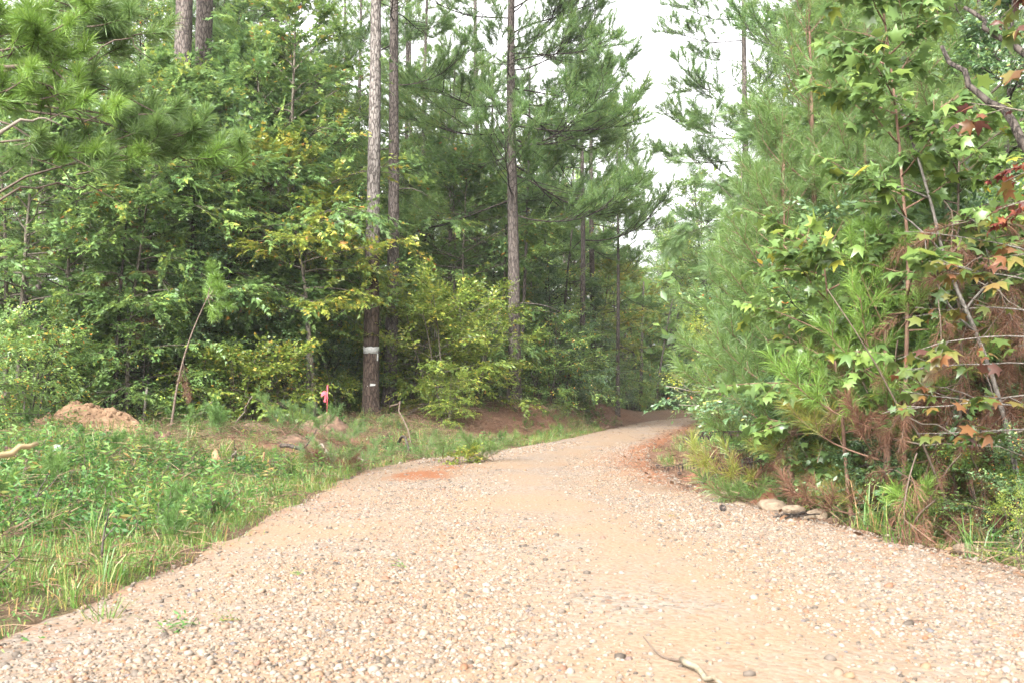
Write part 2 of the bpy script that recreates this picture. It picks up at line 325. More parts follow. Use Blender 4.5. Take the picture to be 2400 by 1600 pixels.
def axis(lo, hi, fine, step, grow=1.12, far=400):
    a = list(np.arange(lo, hi + 1e-6, fine)); s = step
    while a[-1] < far: s *= grow; a.append(a[-1] + s)
    s = step
    while a[0] > -far: s *= grow; a.insert(0, a[0] - s)
    return np.array(a)
gx = axis(-13, 9, .16, .16); gy = axis(1.5, 30, .16, .16, 1.07)
GX, GY = np.meshgrid(gx, gy); GXf, GYf = GX.ravel(), GY.ravel()
GZf = ground_z(GXf, GYf)
nx, ny = len(gx), len(gy); ii = np.arange(ny - 1)[:, None] * nx + np.arange(nx - 1)[None]
ii = ii.ravel(); gf = np.vstack([np.stack([ii, ii + 1, ii + nx + 1], -1), np.stack([ii, ii + nx + 1, ii + nx], -1)])
mb = MB(); mb.add(np.stack([GXf, GYf, GZf], -1), gf)
me = mb.build('ground', M['ground'], True)
ga, gb = sides(GXf, GYf)
clay = np.clip(1.1 - np.abs(gb - .6) / 1.0, 0, 1) * (gb > -1) * np.interp(GYf, [0, 6, 9, 30, 50], [.35, .5, 1, 1, .8])
clay = np.maximum(clay, np.interp(GYf, [15, 22, 26, 46, 52], [0, .25, .8, .8, 0]) * np.clip(1.3 - np.abs(ga - 1.2) / 1.3, 0, 1) * (ga > 0))
clay = np.maximum(clay, 1.0 * np.exp(-((GXf + 4.4) / 3.0) ** 2 - ((GYf - 18.8) / 3.0) ** 2))
green = np.clip(1 - np.abs(ga - 3) / 4.5, 0, 1) * (ga > 0) * np.interp(GYf, [15, 22], [1, .25]) + .6 * np.clip(1 - np.abs(gb - 2.4) / 1.6, 0, 1) * (gb > 0)
for nm, arr in (('clay', clay), ('green', green)):
    at = me.attributes.new(nm, 'FLOAT', 'POINT'); at.data.foreach_set('value', arr.astype(np.float32))
o = link('ground', me); tag(o, kind='structure')

ys = np.concatenate([np.arange(-30, 1, .5), np.arange(1, 20, .1), np.arange(20, 66, .25)]); ss = np.linspace(0, 1, 56)
S_, Y_ = np.meshgrid(ss, ys); l, r = Lx(Y_) , Rx(Y_)
rag = .42 * fbm(Y_ * 1.3, Y_ * 0 + 3, 5, 4) + .03; rag2 = .42 * fbm(Y_ * 1.3, Y_ * 0 + 9, 7, 4)
X_ = (l + rag - .08) * (1 - S_) + (r + rag2 + .08) * S_
Zr = road_z(X_, Y_) - .03 * (sstep(.03, 0, S_) + sstep(.97, 1, S_))
nx = len(ss); ii = (np.arange(len(ys) - 1)[:, None] * nx + np.arange(nx - 1)[None]).ravel()
mb = MB(); mb.add(np.stack([X_, Y_, Zr], -1).reshape(-1, 3), np.vstack([np.stack([ii, ii + 1, ii + nx + 1], -1), np.stack([ii, ii + nx + 1, ii + nx], -1)]))
me = mb.build('gravel_road', M['road'], True)
red = .32 * np.exp(-((S_ - 1) / .12) ** 2) + .25 * np.exp(-(S_ / .06) ** 2) + np.interp(Y_, [3, 9, 13, 17, 25, 50], [.06, .10, .14, .15, .1, .15]) \
    + .85 * np.exp(-((X_ + 1.25) / .42) ** 2 - ((Y_ - 13.9) / .9) ** 2) + .6 * np.exp(-((X_ + .95) / .3) ** 2 - ((Y_ - 15.4) / .5) ** 2) + .3 * np.exp(-((X_ + 1.7) / .4) ** 2 - ((Y_ - 10) / .8) ** 2) \
    + .5 * np.exp(-((S_ - 1) / .22) ** 2) * sstep(11, 16, Y_)
at = me.attributes.new('red', 'FLOAT', 'POINT'); at.data.foreach_set('value', red.astype(np.float32).ravel())
ROAD = link('gravel_road', me); tag(ROAD, kind='structure')

# ------------------------------------------------------------------ leaf, needle and blade shapes (template verts, faces)
def T_(v, f): return np.array(v, float), np.array(f, int)
def star_tpl(droop=.12, curl=.0):
    pts = []
    for ang, r in [(180, .2), (-124, .44), (-94, .27), (-62, .55), (-31, .31), (0, .62), (31, .31), (62, .55), (94, .27), (124, .44)]:
        t = R(ang); pts.append((.45 + r * math.cos(t), r * math.sin(t), -droop * (r / .6) ** 2 + curl * r * math.sin(t)))
    v = [(.45, 0, .03)] + pts; f = [(0, 1 + i, 1 + (i + 1) % 10) for i in range(10)]
    k = len(v); v += [(0, .012, .05), (0, -.012, .05), (.3, 0, .0)]; f.append((k, k + 1, k + 2))
    return T_(v, f)
STAR = star_tpl()
STARLO = T_([(0, 0, 0), (.4, .2, .03), (1.02, 0, -.08), (.4, -.2, .03), (.25, .16, .02), (.62, .52, -.07), (.62, -.52, -.07), (.25, -.16, .02), (.12, .44, -.05), (.12, -.44, -.05)], [(0, 3, 2), (0, 2, 1), (0, 1, 5), (0, 5, 4), (0, 6, 3), (0, 7, 6), (0, 4, 8), (0, 9, 7)])
OVAL = T_([(0, 0, 0), (.3, .2, .03), (.7, .19, .02), (1, 0, -.06), (.7, -.19, .02), (.3, -.2, .03), (.5, 0, -.03)], [(6, 0, 5), (6, 5, 4), (6, 4, 3), (6, 3, 2), (6, 2, 1), (6, 1, 0)])
DIAM = T_([(0, 0, 0), (.5, .24, .05), (1, 0, -.04), (.5, -.24, .05)], [(0, 3, 2), (0, 2, 1)])
SLIM = T_([(0, 0, 0), (.45, .13, .03), (1, 0, -.05), (.45, -.13, .03)], [(0, 3, 2), (0, 2, 1)])
HEART = T_([(0.1, 0, 0), (-.06, .22, .02), (.18, .4, .0), (.6, .26, -.03), (1, 0, -.1), (.6, -.26, -.03), (.18, -.4, .0), (-.06, -.22, .02)], [(0, 2, 1), (0, 3, 2), (0, 4, 3), (0, 5, 4), (0, 6, 5), (0, 7, 6)])
def feather_tpl():
    v, f = [], []
    for k in range(11):
        t = .1 + .9 * k / 10; ln = .32 * math.sin(math.pi * (.12 + .82 * k / 10)) + .05
        for s in (1, -1):
            b = len(v); v += [(t - .03, 0, 0), (t + .03, 0, 0), (t + .12, s * ln, -.05)]; f.append((b, b + 1, b + 2))
    return T_(v, f)
FEATHER = feather_tpl()

def sprays(mb, O, D, rs, K, length, tpl, size, base=.45, spread=.16, flat=.35, droop=.25, odd=.02, mat=0):
    """flat leafy twigs: K leaves along each of the directions D from origins O"""
    O = np.asarray(O, float); D = nrm(np.asarray(D, float)); n = len(O)
    up = np.array([0, 0, 1.]) + .35 * rs.randn(n, 3); S = nrm(np.cross(D, up)); U = np.cross(S, D)
    t = (np.arange(K) + .5) / K; sd = np.where(np.arange(K) % 2 == 0, 1., -1.)
    ln = length * rs.uniform(.7, 1.2, n)
    th = R(58) * (1 - .6 * t[None] ** 2) + .3 * rs.randn(n, K)
    P = O[:, None] + D[:, None] * (ln[:, None] * t[None])[..., None] - np.array([0, 0, 1.]) * (droop * .35 * ln[:, None] * t[None] ** 2)[..., None]
    P = P + .02 * rs.randn(n, K, 3)
    ld = D[:, None] * np.cos(th)[..., None] + S[:, None] * (np.sin(th) * sd[None])[..., None]; ld[..., 2] -= droop * rs.uniform(.2, 1.8, (n, K))
    nn = U[:, None] + flat * rs.randn(n, K, 3)
    sz = size * rs.uniform(.55, 1.15, (n, K)) * (1 - .25 * t[None])
    tn = np.clip((base + spread * rs.randn(n))[:, None] + .1 * rs.randn(n, K), .02, .9)
    tn = np.where(rs.rand(n, K) < odd, rs.uniform(.9, 1, (n, K)), tn)
    mb.inst(tpl, P.reshape(-1, 3), frames(ld.reshape(-1, 3), nn.reshape(-1, 3)), sz.ravel(), tn.ravel(), mat)

def bend(p0, d0, length, k, rs, curve=(0, 0, 0), wob=.06):
    pts = [np.array(p0, float)]; d = nrm(np.array(d0, float)); st = length / (k - 1)
    for i in range(k - 1):
        d = nrm(d + np.array(curve) / (k - 1) + wob * rs.randn(3)); pts.append(pts[-1] + d * st)
    return np.array(pts)

def along(path, t):
    k = len(path) - 1; s = np.clip(t * k, 0, k - 1e-6); i = s.astype(int); f = (s - i)[:, None]
    return path[i] * (1 - f) + path[i + 1] * f, nrm(path[i + 1] - path[i])

# broadleaf tree or bush; returns wood and leaf meshes
def broadleaf(name, seed, H, base, Rad, nl, nsec, tpl, size, leafm, barkm, K=12, slen=.55, tr=.07, ang=(15, 65), prof='dome', tint=.45, odd=.02, stems=1, lean=0.0, droop=.25, ntw=4, flat=.35, sides=7):
    rs = np.random.RandomState(seed); wood = MB(); leaf = MB(); O = []; D = []
    for s in range(stems):
        az = rs.uniform(0, 6.28); tilt = lean if stems == 1 else rs.uniform(.12, .5)
        tp = bend((.12 * math.cos(az) * (stems > 1), .12 * math.sin(az) * (stems > 1), -.15), (tilt * math.cos(az), tilt * math.sin(az), 1), H * (1 if stems == 1 else rs.uniform(.7, 1)) + .15, 12, rs, (0, 0, .15), .035)
        rad = tr * np.linspace(1, .14, 12) ** .9; rad[0] *= 1.25
        tube(wood, tp, rad, sides)
        n = max(4, nl // stems)
        for i in range(n):
            f = (i + rs.uniform(0, .9)) / n; h = base / H + (1 - base / H) * f * .98
            p, td = along(tp, np.array([h])); p = p[0]; a = i * 2.4 + rs.uniform(-.5, .5) + s
            pr = {'dome': math.sin(math.pi * (.28 + .66 * f)), 'cone': 1.05 - .85 * f, 'top': .45 + .75 * math.sin(math.pi * (f * .8)), 'col': .75 + .3 * math.sin(5 * f)}[prof]
            Ln = Rad * pr * rs.uniform(.7, 1.15); e = R(ang[0] + (ang[1] - ang[0]) * f + rs.uniform(-14, 14))
            lp = bend(p, (math.cos(a) * math.cos(e), math.sin(a) * math.cos(e), math.sin(e)), Ln, 6, rs, (0, 0, -.25), .09)
            r0 = min(rad[int(h * 11)] * .6, tr * .4); tube(wood, lp, np.linspace(r0, .004, 6), 4, cap=False)
            ts = rs.uniform(.25, 1, nsec); q, qd = along(lp, ts)
            for j in range(nsec):
                sa = rs.choice([-1, 1]) * rs.uniform(.5, 1.1); c, sn = math.cos(sa), math.sin(sa); d = qd[j]
                d = np.array([d[0] * c - d[1] * sn, d[0] * sn + d[1] * c, d[2] + rs.uniform(-.25, .35)])
                sp = bend(q[j], d, Ln * rs.uniform(.22, .45), 4, rs, (0, 0, -.2), .1)
                tube(wood, sp, np.linspace(max(r0 * .4, .004), .002, 4), 3, cap=False)
                tt = rs.uniform(.3, 1, ntw); q2, d2 = along(sp, tt)
                for m_ in range(ntw):
                    O.append(q2[m_]); D.append(d2[m_] + .55 * rs.randn(3) * np.array([1, 1, .6]))
            O.append(lp[-1]); D.append(lp[-1] - lp[-2])
    sprays(leaf, O, D, rs, K, slen, tpl, size, tint, .15, flat, droop, odd)
    return wood.build(name + ' trunk', barkm, True), leaf.build(name + ' crown', leafm)

def needles_on(mb, path, n, nl, wd, rs, frac=.2, a=(28, 68), droop=.25, tint=.45, seg2=True, mat=0):
    t = frac + (1 - frac) * rs.rand(n) ** .85; p, d = along(path, t)
    rad = nrm(np.cross(d, rs.randn(n, 3))); tl = ((t - frac) / (1 - frac))
    an = np.radians(rs.uniform(a[0], a[1], n)) * (1 - .55 * tl ** 3)
    dr = d * np.cos(an)[:, None] + rad * np.sin(an)[:, None]; dr = nrm(dr + np.array([0, 0, .08]))
    L = nl * rs.uniform(.75, 1.1, n); sd = nrm(np.cross(dr, rs.randn(n, 3))) * (wd / 2)
    p0 = p; p1 = p + dr * (L * .5)[:, None]; d2 = nrm(dr - np.array([0, 0, droop]) * rs.uniform(.4, 1.5, n)[:, None]); p2 = p1 + d2 * (L * .5)[:, None]
    tn = np.clip(tint + .13 * rs.randn(n), 0, 1)
    if seg2:
        V = np.stack([p0 - sd * .7, p0 + sd * .7, p1 - sd, p1 + sd, p2], 1); f = np.array([[0, 1, 3], [0, 3, 2], [2, 3, 4]])
    else:
        V = np.stack([p0 - sd, p0 + sd, p2], 1); f = np.array([[0, 1, 2]])
    k = V.shape[1]; Fc = (f[None] + (np.arange(n) * k)[:, None, None]).reshape(-1, 3)
    mb.add(V.reshape(-1, 3), Fc, np.repeat(tn, k), mat)

def bough(seed, L, rise=.5, nside=8, slen=.45, nl=.2, per=90, wd=.004, bare=.35, a=(28, 68), droop=.25, tint=.45, seg2=True, r0=.018, sub=0, wob=.06, drooptip=0.0):
    """pine branch along +X; returns (wood MB, needle MB)"""
    rs = np.random.RandomState(seed); wo_ = MB(); ne = MB()
    st = bend((0, 0, 0), (1, 0, -.12 - drooptip * .2), L, 8, rs, (0, 0, rise), wob); tube(wo_, st, np.linspace(r0, .005, 8), 5, cap=False)
    needles_on(ne, st, int(per * 1.6), nl, wd, rs, max(bare, 1 - .75 / L), a, droop, tint, seg2)
    ts = np.linspace(bare, .93, nside); q, qd = along(st, ts)
    for i in range(nside):
        s = 1 if i % 2 == 0 else -1; sa = s * rs.uniform(.5, 1.0); d = qd[i]; c, sn = math.cos(sa), math.sin(sa)
        d = np.array([d[0] * c - d[1] * sn, d[0] * sn + d[1] * c, d[2] + rs.uniform(-.1, .35)])
        ln = slen * (1.25 - .6 * ts[i]) * rs.uniform(.7, 1.2)
        sp = bend(q[i], d, ln, 5, rs, (0, 0, rise * .8), .08); tube(wo_, sp, np.linspace(r0 * .45, .003, 5), 4, cap=False)
        needles_on(ne, sp, per, nl, wd, rs, max(.15, 1 - .45 / ln), a, droop, tint + .05 * rs.randn(), seg2)
        for k in range(sub):
            qq, qq2 = along(sp, np.array([rs.uniform(.35, .85)])); dd = qq2[0] + .7 * rs.randn(3) * np.array([1, 1, .4])
            s2 = bend(qq[0], dd, ln * rs.uniform(.3, .55), 4, rs, (0, 0, rise), .1); tube(wo_, s2, np.linspace(r0 * .25, .003, 4), 3, cap=False)
            needles_on(ne, s2, per, nl, wd, rs, .25, a, droop, tint + .05 * rs.randn(), seg2)
    return wo_, ne

def pine_trunk(seed, H, r, barkm, sway=.02, lean=(0, 0), top=.25, step=.16, sides=18, flare=.3):
    rs = np.random.RandomState(seed); k = max(8, int(H / step)); z = np.linspace(-.25, H, k)
    ph = rs.uniform(0, 6, 4); x = lean[0] * z + sway * H * .1 * np.sin(z * .35 + ph[0]); y = lean[1] * z + sway * H * .1 * np.sin(z * .3 + ph[1])
    x -= x[0] * 1; y -= y[0]
    rad = r * (1 - (1 - top) * np.clip(z, 0, H) / H) * (1 + flare * np.exp(-np.clip(z, 0, 9) / .28))
    m = MB(); pts = np.stack([x, y, z], -1); tube(m, pts, rad, sides, lump=.022, rs=rs)
    return m, pts

print('helpers ready')

# ------------------------------------------------------------------ scattered ground cover (things nobody could count)
def scatter(name, protos, P, rot, scl, pick, parent=None, kind='stuff', label=None):
    """one object: instances the prototype meshes on points (gravel, grass, litter)"""
    me = bpy.data.meshes.new(name); n = len(P); me.vertices.add(n); me.vertices.foreach_set('co', np.asarray(P, np.float32).ravel())
    for nm, ty, arr in (('rot', 'FLOAT_VECTOR', rot), ('scl', 'FLOAT_VECTOR', scl)):
        at = me.attributes.new(nm, ty, 'POINT'); at.data.foreach_set('vector', np.asarray(arr, np.float32).ravel())
    at = me.attributes.new('pick', 'INT', 'POINT'); at.data.foreach_set('value', np.asarray(pick, np.int32))
    o = link(name, me, parent)
    pc = bpy.data.collections.new(name + ' shapes')
    for i, m in enumerate(protos):
        q = bpy.data.objects.new('%s shape %02d' % (name, i), m); pc.objects.link(q)
    g = bpy.data.node_groups.new(name, 'GeometryNodeTree')
    g.interface.new_socket('Geometry', in_out='INPUT', socket_type='NodeSocketGeometry'); g.interface.new_socket('Geometry', in_out='OUTPUT', socket_type='NodeSocketGeometry')
    gi = g.nodes.new('NodeGroupInput'); go = g.nodes.new('NodeGroupOutput'); ip = g.nodes.new('GeometryNodeInstanceOnPoints'); ci = g.nodes.new('GeometryNodeCollectionInfo')
    ci.inputs['Collection'].default_value = pc; ci.inputs['Separate Children'].default_value = True; ci.inputs['Reset Children'].default_value = True
    def na(nm, ty):
        q = g.nodes.new('GeometryNodeInputNamedAttribute'); q.data_type = ty; q.inputs['Name'].default_value = nm; return q.outputs['Attribute']
    e = g.nodes.new('FunctionNodeEulerToRotation')
    g.links.new(na('rot', 'FLOAT_VECTOR'), e.inputs[0]); g.links.new(e.outputs[0], ip.inputs['Rotation'])
    g.links.new(na('scl', 'FLOAT_VECTOR'), ip.inputs['Scale']); g.links.new(na('pick', 'INT'), ip.inputs['Instance Index'])
    ip.inputs['Pick Instance'].default_value = True
    g.links.new(gi.outputs[0], ip.inputs['Points']); g.links.new(ci.outputs[0], ip.inputs['Instance']); g.links.new(ip.outputs[0], go.inputs[0])
    o.modifiers.new('scatter', 'NODES').node_group = g
    return tag(o, label, None, None, kind)

def grass_proto(seed, nb, h, wd, spread, lean=.6, tint=.45, seed_heads=0):
    rs = np.random.RandomState(seed); mb = MB()
    for i in range(nb):
        az = rs.uniform(0, 6.28); r0 = spread * math.sqrt(rs.rand()); hh = h * rs.uniform(.45, 1.1); ln = lean * rs.uniform(.1, 1.2)
        d = np.array([math.cos(az), math.sin(az), 0]); b = np.array([r0 * math.cos(az + 1), r0 * math.sin(az + 1), -.02]); s = np.array([-d[1], d[0], 0]) * wd / 2 * rs.uniform(.7, 1.3)
        tw = rs.uniform(-1, 1); s = s * math.cos(tw) + d * (wd / 2) * math.sin(tw)
        p1 = b + np.array([0, 0, hh * .45]) + d * hh * ln * .15; p2 = b + np.array([0, 0, hh * (.85 - .1 * ln)]) + d * hh * ln * .5; p3 = b + np.array([0, 0, hh * (1 - .35 * ln)]) + d * hh * ln * 1.0
        mb.add([b - s, b + s, p1 - s * .9, p1 + s * .9, p2 - s * .6, p2 + s * .6, p3], [(0, 1, 3), (0, 3, 2), (2, 3, 5), (2, 5, 4), (4, 5, 6)], np.clip(tint + .2 * rs.randn(), 0, .82) if rs.rand() > .12 else rs.uniform(.85, 1))
    return mb.build('grass clump', M['grass'])
def weed_proto(seed, ns, h, tpl, size, mat, K=9, tint=.45):
    rs = np.random.RandomState(seed); mb = MB(); O = []; D = []
    for i in range(ns):
        az = rs.uniform(0, 6.28); tl = rs.uniform(.1, .8); p = bend((.06 * rs.randn(), .06 * rs.randn(), -.03), (tl * math.cos(az), tl * math.sin(az), 1), h * rs.uniform(.5, 1.1), 4, rs, (0, 0, -.1), .1)
        tube(mb, p, [.004, .003, .003, .002], 3, .4, 1, cap=False); O += [p[1], p[2]]; D += [p[2] - p[1] + .8 * rs.randn(3) * h, p[3] - p[2] + .4 * rs.randn(3) * h]
    sprays(mb, O, D, rs, K, h * .55, tpl, size, tint, .15, .4, .3, .02)
    return mb.build('weed', [mat, M['twig']])
def feather_weed(seed, ns, h):
    rs = np.random.RandomState(seed); mb = MB()
    for i in range(ns):
        az = rs.uniform(0, 6.28); tl = rs.uniform(.05, .45); p = bend((.04 * rs.randn(), .04 * rs.randn(), -.03), (tl * math.cos(az), tl * math.sin(az), 1), h * rs.uniform(.6, 1.1), 6, rs, (0, 0, -.1), .06)
        tube(mb, p, np.linspace(.005, .002, 6), 3, .35, 1, cap=False); needles_on(mb, p, 230, .085, .0035, rs, .15, (35, 80), .2, .5, False)
        for k in range(5):
            q, d = along(p, np.array([rs.uniform(.3, .95)])); s = bend(q[0], d[0] + .8 * rs.randn(3), h * .25, 4, rs); needles_on(mb, s, 60, .07, .0035, rs, .0, (30, 75), .2, .5, False)
    return mb.build('feathery weed', [M['feather'], M['twig']])
GRASS = [grass_proto(i, 26, (.10, .14, .19, .13)[i % 4], .006, .12, .9, .45) for i in range(4)] + [grass_proto(9, 18, .32, .008, .07, .9, .5), grass_proto(10, 18, .13, .006, .13, 1.1, .75)]
def tangle_proto(seed, n, reach):
    rs = np.random.RandomState(seed); mb = MB(); O = []; D = []
    for i in range(n):
        az = rs.uniform(0, 6.28); p = bend((.1 * rs.randn(), .1 * rs.randn(), rs.uniform(0, .05)), (math.cos(az), math.sin(az), rs.uniform(.1, .7)), reach * rs.uniform(.5, 1.1), 6, rs, (0, 0, -.7), .12)
        tube(mb, p, np.linspace(.0032, .0016, 6), 3, rs.uniform(.3, 1), 1, cap=False)
        if rs.rand() < .5: O.append(p[2]); D.append(p[3] - p[2]); O.append(p[3]); D.append(p[4] - p[3])
    if O: sprays(mb, O, D, rs, 6, reach * .5, SLIM, .045, .45, .2, .5, .3, .06)
    return mb.build('tangled stems', [M['weed'], M['straw']])
TANGLE = [tangle_proto(30 + i, 12, (.3, .42, .25)[i]) for i in range(3)]
WEEDS = [weed_proto(20, 6, .22, OVAL, .06, M['weed']), weed_proto(21, 8, .15, OVAL, .048, M['weed'], 8), weed_proto(22, 4, .3, SLIM, .08, M['weed'], 10, .5), weed_proto(23, 4, .2, HEART, .055, M['weed'], 6, .55), feather_weed(24, 4, .3)]

def pts_in(n, x0, x1, y0, y1, dens, seed):
    rs = np.random.RandomState(seed); x = rs.uniform(x0, x1, n); y = rs.uniform(y0, y1, n); a, b = sides(x, y)
    keep = rs.rand(n) < dens(x, y, a, b); return x[keep], y[keep], rs
def bare(x, y): return np.maximum(np.clip(1.25 * np.exp(-((x + 4.2) / 3.3) ** 2 - ((y - 19.2) / 3.6) ** 2), 0, 1), np.maximum(np.exp(-((x + 5.2) / 1.7) ** 2 - ((y - 18.4) / 2.3) ** 2), np.exp(-((x + 8.2) / 1.2) ** 2 - ((y - 18.3) / 1.1) ** 2)))

def d_grass(x, y, a, b):
    a = a + .55 * fbm(x * 1.6, y * 1.6, 57, 3)
    n = fbm(x * .8, y * .8, 51, 3) + .5
    L = sstep(-.18, .15, a) * np.clip((n - .05) * 2.2, 0, 1) * np.interp(a, [0, 4, 9, 12], [1, .8, .35, 0]) * np.interp(y, [0, 16, 24, 46, 52], [1, .9, .4, .5, .2]) * (1 - .94 * bare(x, y))
    L = L * np.where((y > 24) & (a > 1.0), .12, 1)
    bb = b - np.interp(y, [8.5, 9.5, 17, 20, 30], [0, .75, .85, .5, .2]); Rr = np.interp(bb, [.2, .8, 1.4, 3, 6], [.1, .9, 1, .7, .3]) * np.clip((n - .2) * 2.2, 0, 1) * np.interp(y, [9, 10, 12.4, 13], [1, .35, .35, 1])
    return np.where(a > b, L * (a > -.18), Rr * (b > .2))
x, y, rs = pts_in(60000, -14, 9, 2.2, 34, d_grass, 61); n = len(x)
far = (y > 13)
scatter('grass', GRASS, np.stack([x, y, ground_z(x, y)], -1), np.stack([.15 * rs.randn(n), .15 * rs.randn(n), rs.uniform(0, 6.3, n)], -1), (rs.uniform(.5, 1.2, n) * np.where(x > 0, 1.15, 1.05))[:, None] * np.ones(3), rs.choice(6, n, p=[.17, .17, .15, .17, .05, .29]))
def d_weed(x, y, a, b):
    n = fbm(x * .6, y * .6, 71, 3) + .5
    L = sstep(.1, .9, a) * np.clip((n - .33) * 3.5, 0, 1) * np.interp(a, [0, 5, 9, 14], [1, 1, .8, .5]) * (1 - .93 * bare(x, y)) * np.where((y > 24) & (a < 4), .35, 1)
    bb = b - np.interp(y, [8.5, 9.5, 17, 20, 30], [0, .75, .85, .5, .2]); Rr = 2.0 * np.interp(bb, [.5, 1.0, 2, 6, 9], [0, .8, 1, .8, .5]) * np.clip((n - .15) * 2.2, 0, 1)
    return np.where(a > b, L * (a > .05), Rr * (b > .5))
x, y, rs = pts_in(28000, -18, 12, 2.2, 40, d_weed, 62); n = len(x)
scatter('weeds', WEEDS, np.stack([x, y, ground_z(x, y)], -1), np.stack([.1 * rs.randn(n), .1 * rs.randn(n), rs.uniform(0, 6.3, n)], -1), (rs.uniform(.6, 1.5, n) * np.where((y > 14) & (x > -8) & (x < 2), .75, 1))[:, None] * np.ones(3), rs.choice(5, n, p=[.25, .31, .33, .09, .02]))

# fallen leaves and pine straw
mb = MB(); mb.inst(OVAL, [(-.5, 0, .1)], frames([[1, 0, 0]], [[0, .2, 1]]), np.ones(1), .5); LF1 = mb.build('fallen leaf', M['dry_leaf'])
mb = MB(); mb.inst(STAR, [(-.5, 0, .1)], frames([[1, 0, 0]], [[.2, 0, 1]]), np.ones(1), .5); LF2 = mb.build('fallen star leaf', M['dry_leaf'])
x, y, rs = pts_in(5200, -12, 8, 2.4, 24, lambda x, y, a, b: np.where(a > b, (a > .1) * np.interp(a, [0, .5, 6, 9], [.5, .8, .8, .3]), (b > .9) * .9 * np.interp(b, [1, 4], [1, .4])), 67); n = len(x)
scatter('tangled_stems', TANGLE, np.stack([x, y, ground_z(x, y)], -1), np.stack([.15 * rs.randn(n), .15 * rs.randn(n), rs.uniform(0, 6.3, n)], -1), rs.uniform(.6, 1.3, n)[:, None] * np.ones(3), rs.choice(3, n))
def d_lit(x, y, a, b):
    L = np.interp(a, [.3, 2, 5], [.05, .5, 1]); Rr = np.interp(b, [-.4, .2, 1, 2.5, 6], [.12, .6, 1, .7, .8]); return np.where(a > b, L * (a > .1), Rr * (b > -.4))
x, y, rs = pts_in(16000, -16, 11, 3, 40, d_lit, 63); n = len(x)
scatter('leaf_litter', [LF1, LF2], np.stack([x, y, np.maximum(ground_z(x, y), np.where(x < Rx(y), road_z(x, y), -9)) + .012], -1), np.stack([.35 * rs.randn(n), .35 * rs.randn(n), rs.uniform(0, 6.3, n)], -1), rs.uniform(.05, .11, n)[:, None] * np.ones(3), rs.choice(2, n))
STRAW = []
for k in range(3):
    rs = np.random.RandomState(80 + k); mb = MB(); m_ = 70; az = rs.uniform(0, 6.3, m_); d = np.stack([np.cos(az), np.sin(az), .15 * rs.randn(m_)], -1); p = np.stack([.22 * rs.randn(m_), .22 * rs.randn(m_), .02 + .03 * rs.rand(m_)], -1)
    s = np.stack([-d[:, 1], d[:, 0], .5 * rs.randn(m_)], -1) * .0022; L_ = rs.uniform(.12, .22, m_)[:, None]
    V = np.stack([p - s, p + s, p + d * L_ - s * .5], 1); mb.add(V.reshape(-1, 3), np.arange(m_ * 3).reshape(-1, 3), np.repeat(rs.rand(m_), 3)); STRAW.append(mb.build('straw patch', M['straw']))
def d_str(x, y, a, b):
    n = fbm(x * .7, y * .7, 91, 3) + .5; L = np.interp(a, [0, 1, 3, 9], [.22, .25, .7, .8]) * np.where(y > 22, 1.4, np.clip((n - .2) * 2, 0, 1)) * np.interp(y, [3, 6.5, 8], [2, 1.5, 1]); Rr = np.interp(b, [-.5, 0, .8, 2.5, 6], [.04, .3, .45, .5, .8]); return np.where(a > b, L * (a > .05), Rr * (b > -.5))
x, y, rs = pts_in(9000, -16, 10, 3, 44, d_str, 64); n = len(x)
scatter('pine_straw', STRAW, np.stack([x, y, np.maximum(ground_z(x, y), np.where((x < Rx(y)) & (x > Lx(y)), road_z(x, y), -9)) + .004], -1), np.stack([.2 * rs.randn(n), .2 * rs.randn(n), rs.uniform(0, 6.3, n)], -1), rs.uniform(.8, 1.6, n)[:, None] * np.ones(3), rs.choice(3, n))

# gravel: each pebble a small rounded stone; the largest in view are parts of the road
def pebble(seed, sub=1):
    import bmesh
    rs = np.random.RandomState(seed); bm = bmesh.new(); bmesh.ops.create_icosphere(bm, subdivisions=sub, radius=.5)
    sc = np.array([1.0, rs.uniform(.68, .95), rs.uniform(.45, .7)]); nz = rs.randn(3, 3)
    for v in bm.verts:
        c = np.array(v.co); c = c * (1 + .16 * math.sin(3 * c @ nz[0] + 1) + .12 * math.sin(4 * c @ nz[1])); v.co = c * sc
    me = bpy.data.meshes.new('pebble'); bm.to_mesh(me); bm.free(); me.materials.append(M['stone'])
    for p in me.polygons: p.use_smooth = True
    at = me.attributes.new('tint', 'FLOAT', 'POINT'); at.data.foreach_set('value', np.full(len(me.vertices), .5, np.float32))
    return me
PEB = [pebble(100 + i) for i in range(7)]
def s_of(x, y): l, r = Lx(y), Rx(y); return (x - l) / (r - l)
def d_gravel(x, y, a, b):
    s = s_of(x, y); n = fbm(x * .8, y * .5, 111, 4) + .5
    t = .2 + .95 * np.exp(-((s - .28) / .20) ** 2) * np.interp(y, [3, 9, 16], [1, .85, .6]) + .75 * np.exp(-((s - .80) / .13) ** 2) + .35 * np.exp(-((s - 1.0) / .08) ** 2) - .35 * np.exp(-((s - .55) / .10) ** 2)
    return np.clip(t * (.15 + 1.9 * np.clip(n - .22, 0, 1)) * (1 - .85 * np.exp(-((x + 1.25) / .6) ** 2 - ((y - 14) / 1.3) ** 2)), .03, 1) * (s > .0) * (s < 1.02)
x, y, rs = pts_in(165000, -3.0, 4, 2.4, 9.5, lambda x, y, a, b: d_gravel(x, y, a, b) * np.interp(y, [4.5, 9.5], [1, .42]), 65)
x2, y2, _ = pts_in(130000, -2.8, 4, 9.5, 24, lambda x, y, a, b: d_gravel(x, y, a, b) * np.interp(y, [9.5, 14, 24], [1.0, .55, .28]), 66)
x3, y3, _ = pts_in(26000, -2, 14, 24, 50, lambda x, y, a, b: .5 * d_gravel(x, y, a, b), 68)
x = np.concatenate([x, x2, x3]); y = np.concatenate([y, y2, y3]); n = len(x)
